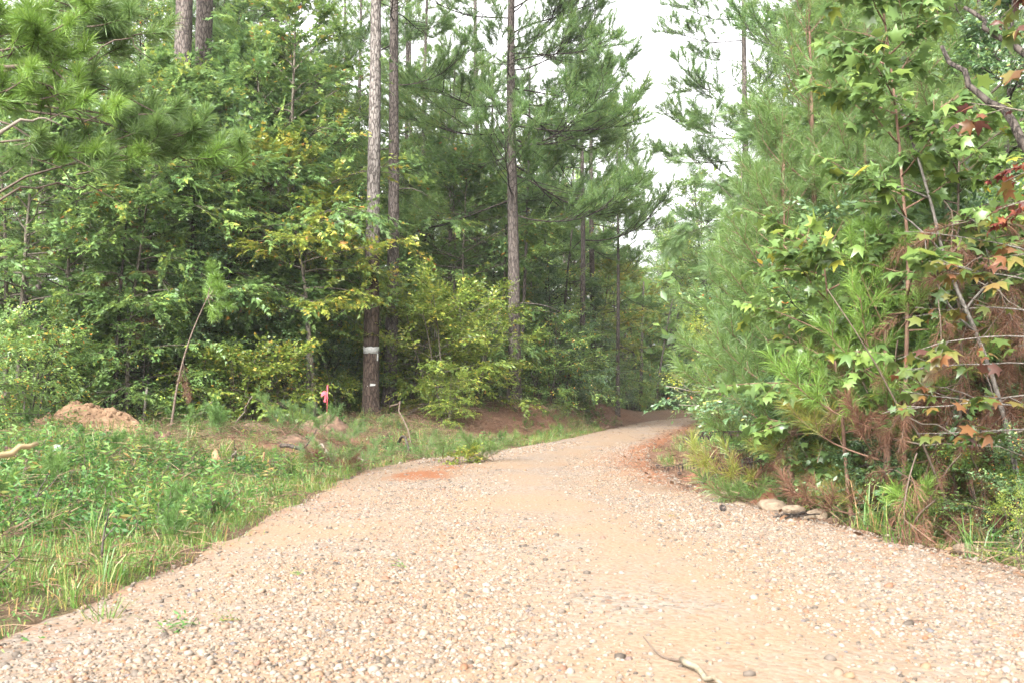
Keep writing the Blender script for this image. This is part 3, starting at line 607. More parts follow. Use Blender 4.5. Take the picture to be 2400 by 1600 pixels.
sz = np.clip(rs.lognormal(math.log(.0155), .46, n), .007, .062) * np.interp(y, [6, 12, 24, 40], [1, 1.15, 1.5, 2.0])
rot = np.stack([.25 * rs.randn(n), .25 * rs.randn(n), rs.uniform(0, 6.3, n)], -1); zz = road_z(x, y) + sz * .04
P = np.stack([x, y, zz], -1); pk = rs.choice(7, n)
app = sz / np.maximum(y, 1); inv = (np.abs(x / y) < .5) & (y > 3.75) ; order = np.argsort(-np.where(inv, app, 0))[:300]
for k in order:
    link('pebble', PEB[pk[k]], ROAD, P[k], rot[k], (sz[k],) * 3)
rest = np.ones(n, bool); rest[order] = False
scatter('gravel', PEB, P[rest], rot[rest], sz[rest][:, None] * np.ones(3), pk[rest], ROAD)

# ------------------------------------------------------------------ tree prototypes
BUSH = {
 'yellow': [broadleaf('yellow bush', 201, 3.6, .4, 1.7, 38, 6, OVAL, .12, M['yellow_leaf'], M['smooth_bark'], 12, .5, .035, (5, 50), 'dome', .42, .03, 4),
            broadleaf('yellow bush', 202, 3.4, .3, 1.6, 36, 6, OVAL, .12, M['yellow_leaf'], M['smooth_bark'], 12, .5, .03, (0, 45), 'dome', .38, .03, 4)],
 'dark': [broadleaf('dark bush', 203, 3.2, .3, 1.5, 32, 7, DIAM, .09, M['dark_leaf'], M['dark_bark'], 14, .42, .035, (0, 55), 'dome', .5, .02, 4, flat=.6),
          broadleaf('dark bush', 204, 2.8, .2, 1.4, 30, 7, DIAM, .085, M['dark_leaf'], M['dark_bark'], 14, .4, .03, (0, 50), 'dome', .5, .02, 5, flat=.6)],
 'green': [broadleaf('green bush', 205, 3.0, .2, 1.5, 34, 6, OVAL, .105, M['green_leaf'], M['dark_bark'], 12, .48, .03, (0, 50), 'dome', .45, .03, 4),
           broadleaf('green bush', 206, 2.6, .1, 1.4, 32, 6, OVAL, .095, M['green_leaf'], M['dark_bark'], 12, .45, .028, (-5, 45), 'dome', .48, .03, 5)],
 'heart': [broadleaf('heart bush', 207, 1.9, .1, 1.2, 26, 5, HEART, .095, M['yellow_leaf'], M['twig'], 9, .45, .015, (-10, 40), 'dome', .35, .05, 5)],
}
TREE = {
 'sweetgum': [broadleaf('sweetgum', 211, 9.5, 1.5, 2.3, 36, 7, STARLO, .15, M['star_leaf'], M['smooth_bark'], 11, .55, .075, (5, 60), 'dome', .5, .015),
              broadleaf('sweetgum', 212, 8.0, 1.2, 2.1, 34, 7, STARLO, .15, M['star_leaf'], M['smooth_bark'], 11, .55, .065, (0, 60), 'cone', .5, .02)],
 'maple': [broadleaf('yellow maple', 213, 6.3, 2.6, 2.3, 28, 7, STARLO, .14, M['yellow_leaf'], M['smooth_bark'], 11, .5, .06, (0, 55), 'dome', .5, .04)],
 'shade': [broadleaf('spreading sweetgum', 219, 8.2, 2.6, 2.7, 36, 8, STARLO, .155, M['star_leaf'], M['smooth_bark'], 12, .6, .07, (-5, 50), 'dome', .5, .02),
           broadleaf('spreading sweetgum', 220, 7.0, 2.2, 2.5, 34, 8, STARLO, .15, M['star_leaf'], M['smooth_bark'], 12, .6, .06, (-5, 50), 'dome', .45, .02)],
 'oak': [broadleaf('water oak', 214, 11, 2.0, 2.6, 42, 8, SLIM, .14, M['green_leaf'], M['dark_bark'], 14, .55, .10, (5, 60), 'dome', .42, .015),
         broadleaf('water oak', 215, 10, 1.4, 2.4, 42, 8, DIAM, .125, M['green_leaf'], M['dark_bark'], 13, .5, .09, (0, 55), 'col', .5, .02)],
 'holly': [broadleaf('dark evergreen', 216, 7.5, .8, 1.7, 46, 8, DIAM, .095, M['dark_leaf'], M['dark_bark'], 14, .42, .07, (-5, 50), 'cone', .5, .01, flat=.6)],
 'tall': [broadleaf('tall broadleaf', 217, 15, 3.5, 3.3, 48, 8, DIAM, .19, M['green_leaf'], M['dark_bark'], 12, .75, .15, (10, 60), 'dome', .5, .02),
          broadleaf('tall broadleaf', 218, 13.5, 2.5, 3.0, 46, 8, DIAM, .19, M['green_leaf'], M['dark_bark'], 12, .75, .13, (5, 60), 'col', .42, .02)],
}
def put(name, protos, i, label, cat, x, y, s=1.0, rz=None, group=None, leafm=None, sz=None, dz=0.0, h=None):
    """place a broadleaf tree or bush: trunk and crown under one Empty"""
    t = thing(name, label, cat, (x, y, gz(x, y) + dz), random.uniform(0, 6.28) if rz is None else rz, group, (s, s, sz or s))
    a, b = protos[i % len(protos)]
    link('trunk', a, t); c = link('crown', b, t)
    if leafm: c.material_slots[0].link = 'OBJECT'; c.material_slots[0].material = leafm
    return t

def mk(pair, wm, nm, n1='pine branch', n2='pine needles'): return pair[0].build(n1, wm, True), pair[1].build(n2, nm)
# boughs of grown pines (seen from 25 m and more), of young pines, and of the near overhanging pine
GROWN = [mk(bough(300 + i, 3.0, .4, 14, 1.3, .2, 62, .012, .22, (20, 75), .1, .5, False, .024, 5, .09), M['dark_bark'], M['needle']) for i in range(4)]
GROWN_RAW = [bough(310 + i, 2.8, .4, 12, 1.2, .22, 42, .017, .22, (20, 75), .1, .5, False, .024, 4, .09) for i in range(3)]
YOUNG = [mk(bough(320 + i, 1.6, .6, 6, .55, .25, 84, .0066, .35, (22, 74), .4, .45, True, .014, 0, .05), M['red_twig'], M['young_needle']) for i in range(5)]
NEAR = [mk(bough(330 + i, 1.6, .35, 5, .5, .22, 85, .0062, .5, (20, 72), .3, .45, True, .013, 1, .08), M['twig'], M['bright_needle']) for i in range(4)]
TUFT = [mk(bough(360 + i, .42, .35, 2, .26, .20, 120, .0058, .35, (18, 80), .3, .45, True, .008, 0, .08), M['twig'], M['bright_needle']) for i in range(4)]
DEAD = [mk(bough(340 + i, .9, -.3, 4, .3, .17, 60, .004, .25, (20, 70), 1.6, .45, True, .008, 0, .08), M['twig'], M['dead_needle']) for i in range(3)]

def add_branch(t, pair, p, az, el, s, leafm=None, roll=0.0):
    q = Matrix.Rotation(az, 4, 'Z') @ Matrix.Rotation(-el, 4, 'Y') @ Matrix.Rotation(roll, 4, 'X')
    b = link('branch', pair[0], t, p, q.to_euler(), (s, s, s)); c = link('needles', pair[1], b)
    if leafm: c.material_slots[0].link = 'OBJECT'; c.material_slots[0].material = leafm
    return b

def grown_pine(label, x, y, H, r, base, nb, seed, bl=(.7, 1.2), lean=(0, 0), side=None, bark='pine_bark', sway=.03, dead=0, name='pine_tree', group=None, el=(-10, 35), top=.3):
    rs = np.random.RandomState(seed); t = thing(name, label, 'pine tree', (x, y, gz(x, y)), 0, group)
    m, pts = pine_trunk(seed, H, r, None, sway, lean, top); link('trunk', m.build('pine trunk', M[bark], True), t)
    for i in range(nb):
        f = (i + rs.rand()) / nb; h = base + (H - base) * f ** .95; p, _ = along(pts, np.array([(h + .25) / (H + .25)]))
        az = i * 2.4 + rs.uniform(-.4, .4)
        if side is not None and rs.rand() < side[1]: az = side[0] + rs.uniform(-1.0, 1.0)
        s = rs.uniform(*bl) * (1.1 - .65 * f ** 2)
        add_branch(t, GROWN[rs.randint(4)], p[0], az, R(el[0] + (el[1] - el[0]) * f + rs.uniform(-12, 12)), s)
    for i in range(dead):
        h = base * rs.uniform(.35, .95); p, _ = along(pts, np.array([(h + .25) / (H + .25)])); az = rs.uniform(0, 6.28); q = MB()
        tube(q, bend((0, 0, 0), (math.cos(az), math.sin(az), .1), rs.uniform(.5, 1.6), 5, rs, (0, 0, -.3), .12), np.linspace(.022, .006, 5), 5); link('dead_branch', q.build('dead branch', M['pine_bark']), t, p[0])
    return t, pts

# merged-crown pines for the trees further back
def back_pine(seed, H, base, nb, r):
    rs = np.random.RandomState(seed); m, pts = pine_trunk(seed, H, r, None, .05, (0, 0), .3, .5, 9); w2 = MB(); n2 = MB(); w2.merge(m)
    for i in range(nb):
        f = (i + rs.rand()) / nb; h = base + (H - base) * f; p, _ = along(pts, np.array([(h + .25) / (H + .25)])); br = GROWN_RAW[rs.randint(3)]
        Mx = Matrix.Translation(p[0]) @ Matrix.Rotation(i * 2.4 + rs.uniform(-.4, .4), 4, 'Z') @ Matrix.Rotation(-R(-10 + 45 * f + rs.uniform(-10, 10)), 4, 'Y') @ Matrix.Scale(rs.uniform(.6, 1.1) * (1.15 - .7 * f * f), 4)
        w2.merge(br[0], np.array(Mx)); n2.merge(br[1], np.array(Mx))
    return w2.build('back pine trunk', M['pine_bark'], True), n2.build('back pine crown', M['needle'])
BPINE = [back_pine(350, 19, 8, 22, .17), back_pine(351, 17, 5.5, 24, .15), back_pine(352, 14, 3.5, 24, .12)]

def young_pine(label, x, y, H, seed, r=.045, bl=(.7, 1.1), base=.35, whorl=.5, leafm=None, lean=(0, 0), name='young_pine', up=(4, 52), brown=0, group=None):
    rs = np.random.RandomState(seed); t = thing(name, label, 'young pine', (x, y, gz(x, y)), 0, group)
    m, pts = pine_trunk(seed, H, r, None, .05, lean, .12, .2, 8); link('trunk', m.build('young pine trunk', M['red_twig'], True), t)
    h = base; k = 0
    while h < H - .25:
        f = (h - base) / (H - base); nb = rs.randint(4, 7)
        for j in range(nb):
            p, _ = along(pts, np.array([(h + rs.uniform(-.06, .06) + .25) / (H + .25)])); az = 6.28 * j / nb + k * .7 + rs.uniform(-.3, .3)
            s = rs.uniform(*bl) * (1.05 - .62 * f); lm = leafm
            pr = YOUNG[rs.randint(5)]
            if h < brown and rs.rand() < .6: lm = M['dead_needle'] if rs.rand() < .6 else M['yellow_needle']
            add_branch(t, pr, p[0], az, R(up[0] + (up[1] - up[0]) * f + rs.uniform(-10, 10)), s, lm, rs.uniform(-.5, .5))
        h += whorl * rs.uniform(.8, 1.2); k += 1
    p, _ = along(pts, np.array([.97])); add_branch(t, YOUNG[rs.randint(5)], pts[-2] - np.array([0, 0, .55]), 0, R(86), .75, leafm)
    return t

def stem_thing(name, label, cat, pts, rad, mat, x, y, part='stem', sides=7, group=None, lump=.06):
    t = thing(name, label, cat, (x, y, gz(x, y)), 0, group); m = MB(); tube(m, pts, rad, sides, lump=lump, rs=np.random.RandomState(len(name))); link(part, m.build(name.replace('_', ' '), M[mat] if isinstance(mat, str) else mat, True), t); return t

# ------------------------------------------------------------------ the grown pines beside the road
T1, P1 = grown_pine('tall straight pine with a white painted band round its scorched lower trunk', X(870, 24.5), 24.5, 19, .205, 13.5, 14, 401, bark='scorched_bark', sway=.015)
def band(t, pts, z0, z1, r, seed, frac=1.0, a0=0):
    rs = np.random.RandomState(seed); k = 26; th = a0 + np.arange(k + 1) / k * 2 * np.pi * frac; v = []; 
    for i in range(k + 1):
        for zz in (z0 + .010 * rs.randn(), z1 + .008 * rs.randn()):
            for rr in (r, r + .006): v.append((pts[0][0] + rr * math.cos(th[i]), pts[0][1] + rr * math.sin(th[i]), zz))
    f = []
    for i in range(k):
        a = i * 4; b = a + 4; q = [(a + 1, b + 1, b + 3, a + 3), (a, a + 2, b + 2, b), (a + 2, a + 3, b + 3, b + 2), (a, b, b + 1, a + 1)]
        for (c, d, e, g) in q: f += [(c, d, e), (c, e, g)]
    m = MB(); m.add(v, f); return link('paint_band', m.build('paint band', M['white_paint'], False), t)
M['white_paint'] = flat_mat('white paint', (.22, .22, .21), (.36, .36, .345), 22, .7, .4)
zb = gz(X(870, 24.5), 24.5); pz = lambda z: P1[np.argmin(np.abs(P1[:, 2] - z))]
band(T1, [pz(1.75)], Z(828, 24.5) - zb, Z(813, 24.5) - zb, .1905, 3)
chip = MB(); chip.add([(-.09, 0, .0), (.10, 0, .02), (.11, 0, .06), (-.02, 0, .07), (-.09, .01, .04)], [(0, 1, 2), (0, 2, 3), (0, 3, 4)]); c = pz(.85)
link('paint_chip', chip.build('paint chip', M['white_paint']), T1, (c[0] + .03, c[1] - .199, Z(905, 24.5) - zb))
strip = MB(); strip.add([(0, 0, 0), (.028, .02, .0), (.03, .02, .17), (.0, 0, .17)], [(0, 1, 2), (0, 2, 3)]); link('paint_drip', strip.build('paint drip', M['white_paint']), T1, (c[0] + .16, c[1] - .15, Z(845, 24.5) - zb))
T2, _ = grown_pine('tall pine leaning slightly right just behind the white banded pine', X(912, 27), 27, 19, .19, 8.8, 18, 402, lean=(.012, 0), bl=(.6, 1.1), dead=5)
T3, _ = grown_pine('big branching pine on the cut bank with a full crown over the road', X(1205, 30), 30, 17.5, .205, 5.6, 46, 403, bl=(.95, 1.5), side=(.0, .45), dead=2, el=(-14, 38))
TA, _ = grown_pine('left trunk of the two thick grey pines above the thicket', X(414, 24), 24, 19, .235, 11.5, 10, 404, lean=(-.004, 0), dead=3, top=.72)
TB, _ = grown_pine('right trunk of the two thick grey pines above the thicket', X(456, 25), 25, 20, .24, 12.5, 10, 405, lean=(.002, 0), dead=2, top=.72)
grown_pine('leaning dark pine across the road with its crown against the white sky', X(1735, 33), 33, 17, .16, 6.2, 26, 406, bl=(.6, 1.1), lean=(.02, 0), side=(3.14, .35), dead=4)
grown_pine('slim pine behind the thicket left of the big branching pine', X(1112, 41), 41, 19, .17, 8, 16, 407, dead=5)
grown_pine('thin pine showing between the banded pine and the shaggy saplings', X(948, 43), 43, 18, .16, 9, 16, 408, dead=6)
grown_pine('pine with a bare broken spar beside its trunk on the far bank', X(1392, 46), 46, 16, .17, 7, 24, 409, side=(0, .3), dead=8)
grown_pine('thin pine on the crest of the cut bank near the road bend', X(1363, 40), 40, 15, .13, 6, 16, 410, dead=6)
grown_pine('small dark pine right at the far end of the cut bank', X(1447, 44), 44, 12, .10, 5, 16, 411, bl=(.5, .8), dead=6)
grown_pine('slender leaning pine stem close behind the big branching pine', X(1218, 33), 33, 11, .07, 7, 10, 412, bl=(.4, .7), lean=(.03, 0), dead=4)
grown_pine('pine trunk behind the pale green tree on the left', X(632, 30), 30, 17, .17, 7, 14, 413, dead=4)
grown_pine('pine trunk half hidden at the left margin of the thicket', X(90, 24), 24, 15, .15, 6, 12, 414, dead=6)

# ------------------------------------------------------------------ left wood edge: trees and bushes one by one   (u, distance)
def PT(u, d): return X(u, d), d
for (k, i, u, d, s, lab, lm) in [
    ('sweetgum', 0, 690, 25, 1.15, 'tall pale green sweetgum filling the gap left of the banded pine', None),
    ('sweetgum', 1, 590, 27, 1.2, 'pale sweetgum behind the dark evergreen, left of the pale tall sweetgum', None),
    ('sweetgum', 1, 300, 20.5, .78, 'bright leafed sweetgum behind the dead brown sapling', None),
    ('sweetgum', 0, 40, 19.5, .72, 'sweetgum with glossy leaves at the left margin under the pine boughs', None),
    ('sweetgum', 1, 170, 24, .9, 'sweetgum deep in shade behind the sand heap', None),
    ('shade', 0, 20, 20, .85, 'spreading sweetgum over the left end of the verge', None),
    ('shade', 1, 150, 21, .9, 'spreading sweetgum with low limbs behind the sand heap', None),
    ('shade', 0, 330, 22, .95, 'spreading sweetgum before the two thick grey pines', None),
    ('shade', 1, 450, 23, 1.05, 'spreading sweetgum hiding the feet of the two thick grey pines', None),
    ('shade', 0, 610, 24.5, 1.1, 'spreading pale sweetgum left of the slender pale stemmed tree', None),
    ('shade', 1, 545, 26, 1.25, 'high sweetgum crown above the dark shade of the thicket', None),
    ('shade', 1, 1075, 32, 1.1, 'spreading sweetgum behind the yellow green thicket', None),
    ('maple', 0, 742, 23, 1.0, 'slender pale stemmed tree with a yellow green crown left of the banded pine', None),
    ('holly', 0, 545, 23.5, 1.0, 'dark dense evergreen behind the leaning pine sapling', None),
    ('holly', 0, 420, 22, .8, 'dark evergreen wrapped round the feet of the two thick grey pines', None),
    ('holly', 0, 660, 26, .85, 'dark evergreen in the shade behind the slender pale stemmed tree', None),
    ('oak', 0, 500, 31.5, 1.2, 'tall oak with small dark leaves right of the two thick grey pines', None),
    ('oak', 1, 330, 30, 1.15, 'oak with tangled crown left of the two thick grey pines', None),
    ('oak', 0, 160, 29, 1.1, 'tall oak behind the boughs in the upper left', None),
    ('oak', 1, -60, 26, 1.1, 'oak filling the left edge behind the boughs', None),
    ('oak', 1, 800, 33, 1.0, 'oak in the sky gap just left of the banded pine', None),
    ('oak', 0, 1010, 38, .95, 'oak between the second pine and the slim pine', None),
    ('oak', 1, 1130, 38, .8, 'oak with loose crown directly behind the yellow green thicket', None),
    ('oak', 1, 1290, 40, .75, 'oak with drooping branches behind the cut bank', None),
    ('oak', 0, 1340, 47, .85, 'small leafed oak above the far part of the cut bank', None),
    ('sweetgum', 0, 1060, 33, .85, 'sweetgum rising behind the yellow green thicket', None),
    ('sweetgum', 1, 1255, 37, .8, 'sweetgum right of the big branching pine', None),
    ('holly', 0, 1160, 34, .8, 'dark evergreen left of the big branching pine', None),
    ('holly', 0, 1300, 36, .72, 'dark evergreen right of the leaning pine stem', None),
    ('holly', 0, 1400, 45, .75, 'dark evergreen behind the end of the cut bank', None),
    ('oak', 1, 1470, 56, .8, 'oak at the road bend leaning over the dark opening', None),
    ('maple', 0, 1400, 50, 1.1, 'yellowing maple above the far end of the cut bank', None),
]:
    x, y = PT(u, d); put({'shade': 'sweetgum_tree', 'holly': 'evergreen_tree', 'oak': 'oak_tree', 'maple': 'maple_tree', 'sweetgum': 'sweetgum_tree'}[k], TREE[k], i, lab, {'shade': 'sweetgum tree', 'holly': 'evergreen', 'oak': 'oak tree', 'maple': 'maple tree', 'sweetgum': 'sweetgum tree'}[k], x, y, s, leafm=lm)

for (k, i, u, d, s, lab) in [
    ('yellow', 0, 1030, 26.3, 1.1, 'large yellow green thicket right of the banded pine'),
    ('yellow', 1, 1110, 28, 1.0, 'yellow green bush reaching to the big branching pine'),
    ('yellow', 0, 945, 28, 1.0, 'yellowish bush hiding the foot of the second pine'),
    ('yellow', 1, 1045, 24.8, .42, 'low bright lime bush drooping over the cut bank'),
    ('heart', 0, 560, 21.5, 1.0, 'vine tangle with pale heart shaped leaves behind the leaning pine sapling'),
    ('heart', 0, 650, 22.3, .9, 'vine tangle with heart shaped leaves left of the slender pale stem'),
    ('heart', 0, 795, 24.6, .6, 'low yellow leafed vine between the pink stake and the banded pine'),
    ('heart', 0, 470, 21.5, .85, 'sparse heart leafed vine under the drooping dead pine bough'),
    ('green', 0, 330, 21, .85, 'green bush right of the dead brown sapling'),
    ('green', 1, 190, 20, .8, 'green bush behind the sand heap'),
    ('green', 0, 70, 18.5, .75, 'green bush at the left margin behind the verge'),
    ('green', 1, -60, 16, .8, 'green bush cut off by the left edge of the picture'),
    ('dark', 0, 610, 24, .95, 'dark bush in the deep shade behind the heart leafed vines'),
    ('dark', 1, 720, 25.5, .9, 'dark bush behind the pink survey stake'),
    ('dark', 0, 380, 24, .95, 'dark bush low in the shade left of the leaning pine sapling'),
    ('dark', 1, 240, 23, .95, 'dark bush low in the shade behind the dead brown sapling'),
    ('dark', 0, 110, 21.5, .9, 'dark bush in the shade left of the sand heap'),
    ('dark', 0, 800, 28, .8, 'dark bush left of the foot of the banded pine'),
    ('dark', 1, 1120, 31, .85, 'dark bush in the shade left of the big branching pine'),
    ('green', 1, 1260, 33, .8, 'green bush on the bank right of the big branching pine'),
    ('dark', 0, 1310, 38, .85, 'dark bush on top of the cut bank'),
    ('yellow', 0, 1330, 42, .75, 'yellowish bush between the two thin pines on the bank'),
    ('green', 0, 1400, 46, .8, 'green bush at the far end of the cut bank'),
    ('dark', 1, 1445, 50, .8, 'dark bush beyond the end of the cut bank'),
    ('green', 1, 1480, 60, .85, 'green bush left of the dark opening at the bend'),
    ('green', 0, 870, 30, 1.0, 'green bush behind the banded pine'),
    ('yellow', 1, 960, 30, 1.0, 'tall yellowish bush behind the large yellow green thicket'),
]:
    x, y = PT(u, d); put('vine_bush' if k == 'heart' else 'bush', BUSH[k], i, lab, 'vine' if k == 'heart' else 'bush', x, y, s)

# further back on the left and behind the bend: each tree its own, look-alikes in groups
def zone(u):
    for a, nm in ((250, 'behind the boughs at the left edge'), (560, 'behind the two thick grey pines'), (840, 'behind the pale sweetgums'), (1000, 'behind the banded pine'), (1200, 'behind the yellow green thicket'), (1380, 'behind the big branching pine'), (1600, 'beyond the bend of the road'), (2000, 'behind the young pines on the right'), (9000, 'behind the sweetgum sapling on the right')):
        if u < a: return nm
rs = np.random.RandomState(77)
def clear(u, d, h):     # keep the white gap of sky above the road open
    return not (1400 < u < 1640 and h > 0)
for (u0, u1, d0, d1, n) in [(-120, 500, 31, 46, 17), (480, 900, 32, 50, 16), (880, 1380, 44, 66, 20)]:
    for q in range(n):
        u = u0 + (u1 - u0) * (q + rs.rand()) / n; d = rs.uniform(d0, d1); x, y = PT(u, d); t = rs.rand()
        if t < .42: put('pine_tree', BPINE, rs.randint(3), 'tall thin pine in the woods ' + zone(u), 'pine tree', x, y, rs.uniform(.85, 1.1), group='back pines ' + zone(u))
        elif t < .8: put('broadleaf_tree', TREE['tall'], rs.randint(2), 'leafy broadleaf tree in the woods ' + zone(u), 'broadleaf tree', x, y, rs.uniform(.7, .95), group='back broadleaf trees ' + zone(u))
        else: put('evergreen_tree', TREE['holly'], 0, 'dark evergreen in the woods ' + zone(u), 'evergreen', x, y, rs.uniform(.9, 1.2), group='back evergreens ' + zone(u))
for q in range(34):
    u = rs.uniform(-100, 1380); d = rs.uniform(30, 48); x, y = PT(u, d); put('bush', BUSH['dark'] + BUSH['green'], rs.randint(4), 'shaded bush on the forest floor ' + zone(u), 'bush', x, y, rs.uniform(.8, 1.2), group='shaded bushes ' + zone(u))
for (u, d, s, i, lab) in [(1000, 38, .95, 1, 'full crowned pine filling the sky between the second pine and the big branching pine'), (1060, 36, .9, 2, 'shorter full crowned pine left of the big branching pine'), (840, 40, 1.0, 1, 'full crowned pine behind the banded pine'), (1150, 40, .95, 2, 'full crowned pine close behind the big branching pine')]:
    x, y = PT(u, d); put('pine_tree', BPINE, i, lab, 'pine tree', x, y, s)
# beyond the bend
for (u, d, s, i) in [(1380, 66, .75, 0), (1440, 70, .72, 1), (1490, 66, .58, 0), (1530, 72, .6, 1), (1575, 68, .62, 0), (1620, 74, .75, 1), (1670, 66, .85, 0), (1560, 82, .75, 1), (1510, 84, .78, 0), (1450, 84, .85, 1), (1610, 88, .9, 0)]:
    x, y = PT(u, d); s *= 1.2; put('broadleaf_tree', TREE['tall'], i, 'hazy broadleaf tree beyond the bend of the road', 'broadleaf tree', x, y, s, group='trees beyond the bend')
for (u, d, s, i) in [(1415, 62, .75, 1), (1465, 68, .72, 2), (1500, 76, .75, 2), (1545, 78, .72, 2), (1590, 80, .85, 2), (1650, 72, .95, 1)]:
    x, y = PT(u, d); put('pine_tree', BPINE, i, 'thin pine standing beyond the bend of the road', 'pine tree', x, y, s, group='pines beyond the bend')
for (u, d, s, k) in [(1490, 63, 1.0, 'dark'), (1530, 65, 1.0, 'dark'), (1570, 66, 1.0, 'dark'), (1610, 66, 1.1, 'dark'), (1660, 62, 1.1, 'green'), (1550, 72, 1.3, 'dark'), (1500, 72, 1.3, 'dark'), (1475, 61, .9, 'green'), (1520, 63.5, .8, 'green'), (1590, 68, 1.0, 'dark'), (1640, 68, 1.1, 'dark')]:
    x, y = PT(u, d); put('bush', BUSH[k], random.randint(0, 1), 'dark undergrowth bush under the trees beyond the bend', 'bush', x, y, s, group='bushes beyond the bend')

# far-off wood that reads as one mass
rs = np.random.RandomState(91); mb = MB(); n = 26000
az = rs.uniform(R(-52), R(52), n); dist = rs.uniform(62, 105, n); 
skip = (np.degrees(az) > 4) & (np.degrees(az) < 11.5); top = np.where(skip, 9.5, 15.5) + 3 * fbm(np.degrees(az) * .6, dist * .05, 17, 3) * 2
P = np.stack([dist * np.sin(az), dist * np.cos(az), 1 + rs.rand(n) ** .8 * top], -1)
keep = (P[:, 1] > 48); P = P[keep]; n = len(P)
mb.inst(DIAM, P, frames(rs.randn(n, 3), rs.randn(n, 3) + [0, 0, .6]), rs.uniform(.5, 1.1, n), np.clip(.38 + .17 * rs.randn(n), 0, .85))
for k in range(120):
    a = rs.uniform(R(-48), R(48)); d = rs.uniform(60, 95); x, y = d * math.sin(a), d * math.cos(a); h = rs.uniform(7, 13) if not (4 < math.degrees(a) < 11.5) else 7
    tube(mb, [(x, y, .2), (x + .1, y, h * .5), (x, y, h)], [.16, .13, .07], 5, mat=1)
o = link('far_woods', mb.build('far woods', [M['green_leaf'], M['pine_bark']])); tag(o, 'distant forest closing the view behind the road', None, None, 'stuff')

# ------------------------------------------------------------------ left foreground pine: only its boughs reach into the picture
t = thing('overhanging_pine', 'pine at the left edge whose long needled boughs hang into the picture', 'pine tree', (-6.3, 9.6, gz(-6.3, 9.6)))
m, pts = pine_trunk(420, 9, .12, None, .05, (0, 0), .3); link('trunk', m.build('near pine trunk', M['pine_bark'], True), t)
rs = np.random.RandomState(421)
def limb(t, a, b, r, seed, mat='twig'):
    rs = np.random.RandomState(seed); a = np.array(a, float); b = np.array(b, float); k = 9; s = np.linspace(0, 1, k)[:, None]
    p = a * (1 - s) + b * s + np.array([0, 0, 1]) * (.18 * np.sin(s * np.pi)) + .035 * rs.randn(k, 3) * np.sin(s * np.pi); return p
base = np.array([-6.3, 9.6, gz(-6.3, 9.6)])
for (u, v, d, sz, nb, lm, h0) in [(235, 262, 9.3, .62, 3, 'bright_needle', 3.4), (120, 120, 9.6, .75, 4, 'bright_needle', 4.6), (20, 60, 9.2, .7, 4, 'bright_needle', 5.0), (250, 40, 9.8, .75, 4, 'young_needle', 5.0), (365, 262, 9.8, .6, 3, 'young_needle', 3.2), (430, 300, 10.0, .6, 3, 'young_needle', 3.2),
                           (520, 340, 10.3, .65, 3, 'young_needle', 3.1), (540, 390, 10.3, .6, 2, 'bright_needle', 3.0), (455, 385, 10.2, .6, 3, 'young_needle', 3.0), (300, 365, 9.6, .55, 2, 'bright_needle', 3.0), (215, 395, 9.4, .55, 2, 'young_needle', 3.0), (60, 330, 9.2, .5, 2, 'young_needle', 3.2), (40, 180, 9.0, .6, 3, 'bright_needle', 4.0), (330, 60, 10.2, .6, 3, 'young_needle', 5.1), (170, 20, 9.0, .6, 3, 'bright_needle', 5.2)]:
    e = np.array([X(u, d), d, Z(v, d)]) - base; a = np.array([.0, 0, Z(v, d) - base[2] + rs.uniform(-1.6, 1.0)]); p = limb(t, a, e, .03, int(u + v)); 
    q = MB(); tube(q, p, np.linspace(.017, .006, len(p)), 6); br = link('branch', q.build('near limb', M['twig'], True), t)
    dv = p[-1] - p[-3]; az0 = math.atan2(dv[1], dv[0])
    sz = sz * 1.5
    for j in range(nb + 2):
        pr = TUFT[rs.randint(4)]; pp = p[-1 - (j > 0) - (j > 2)] + (j > 0) * rs.uniform(-.14, .14, 3); back = .2
        az = az0 + rs.uniform(-.9, .9) * (j > 0); el = rs.uniform(.0, .6)
        pos = pp - np.array([math.cos(az) * math.cos(el), math.sin(az) * math.cos(el), math.sin(el)]) * back * sz * 1.2
        mx = Matrix.Rotation(az, 4, 'Z') @ Matrix.Rotation(-el, 4, 'Y') @ Matrix.Rotation(rs.uniform(-.8, .8), 4, 'X')
        tw = link('twig', pr[0], br, pos, mx.to_euler(), (sz,) * 3)
        nd = link('needle_tuft', pr[1], br, pos, mx.to_euler(), (sz,) * 3)
        if lm != 'bright_needle': nd.material_slots[0].link = 'OBJECT'; nd.material_slots[0].material = M[lm]
for (u0, v0, u1, v1, d, r) in [(-60, 150, 130, 190, 9.0, .03), (-40, 330, 90, 262, 8.8, .022), (-50, 470, 240, 452, 9.4, .014), (60, 180, 190, 360, 9.2, .014), (-30, 380, 150, 420, 9.5, .012), (90, 190, 60, 330, 9.1, .01), (190, 130, 300, 90, 9.5, .01)]:
    a = np.array([X(u0, d), d, Z(v0, d)]) - base; b = np.array([X(u1, d), d + .4, Z(v1, d)]) - base; q = MB(); tube(q, limb(t, a, b, r, u0 + v1), np.linspace(r, .004, 9), 6); link('dead_branch', q.build('dead limb', M['pale_twig' if r == .022 else 'twig'], True), t)

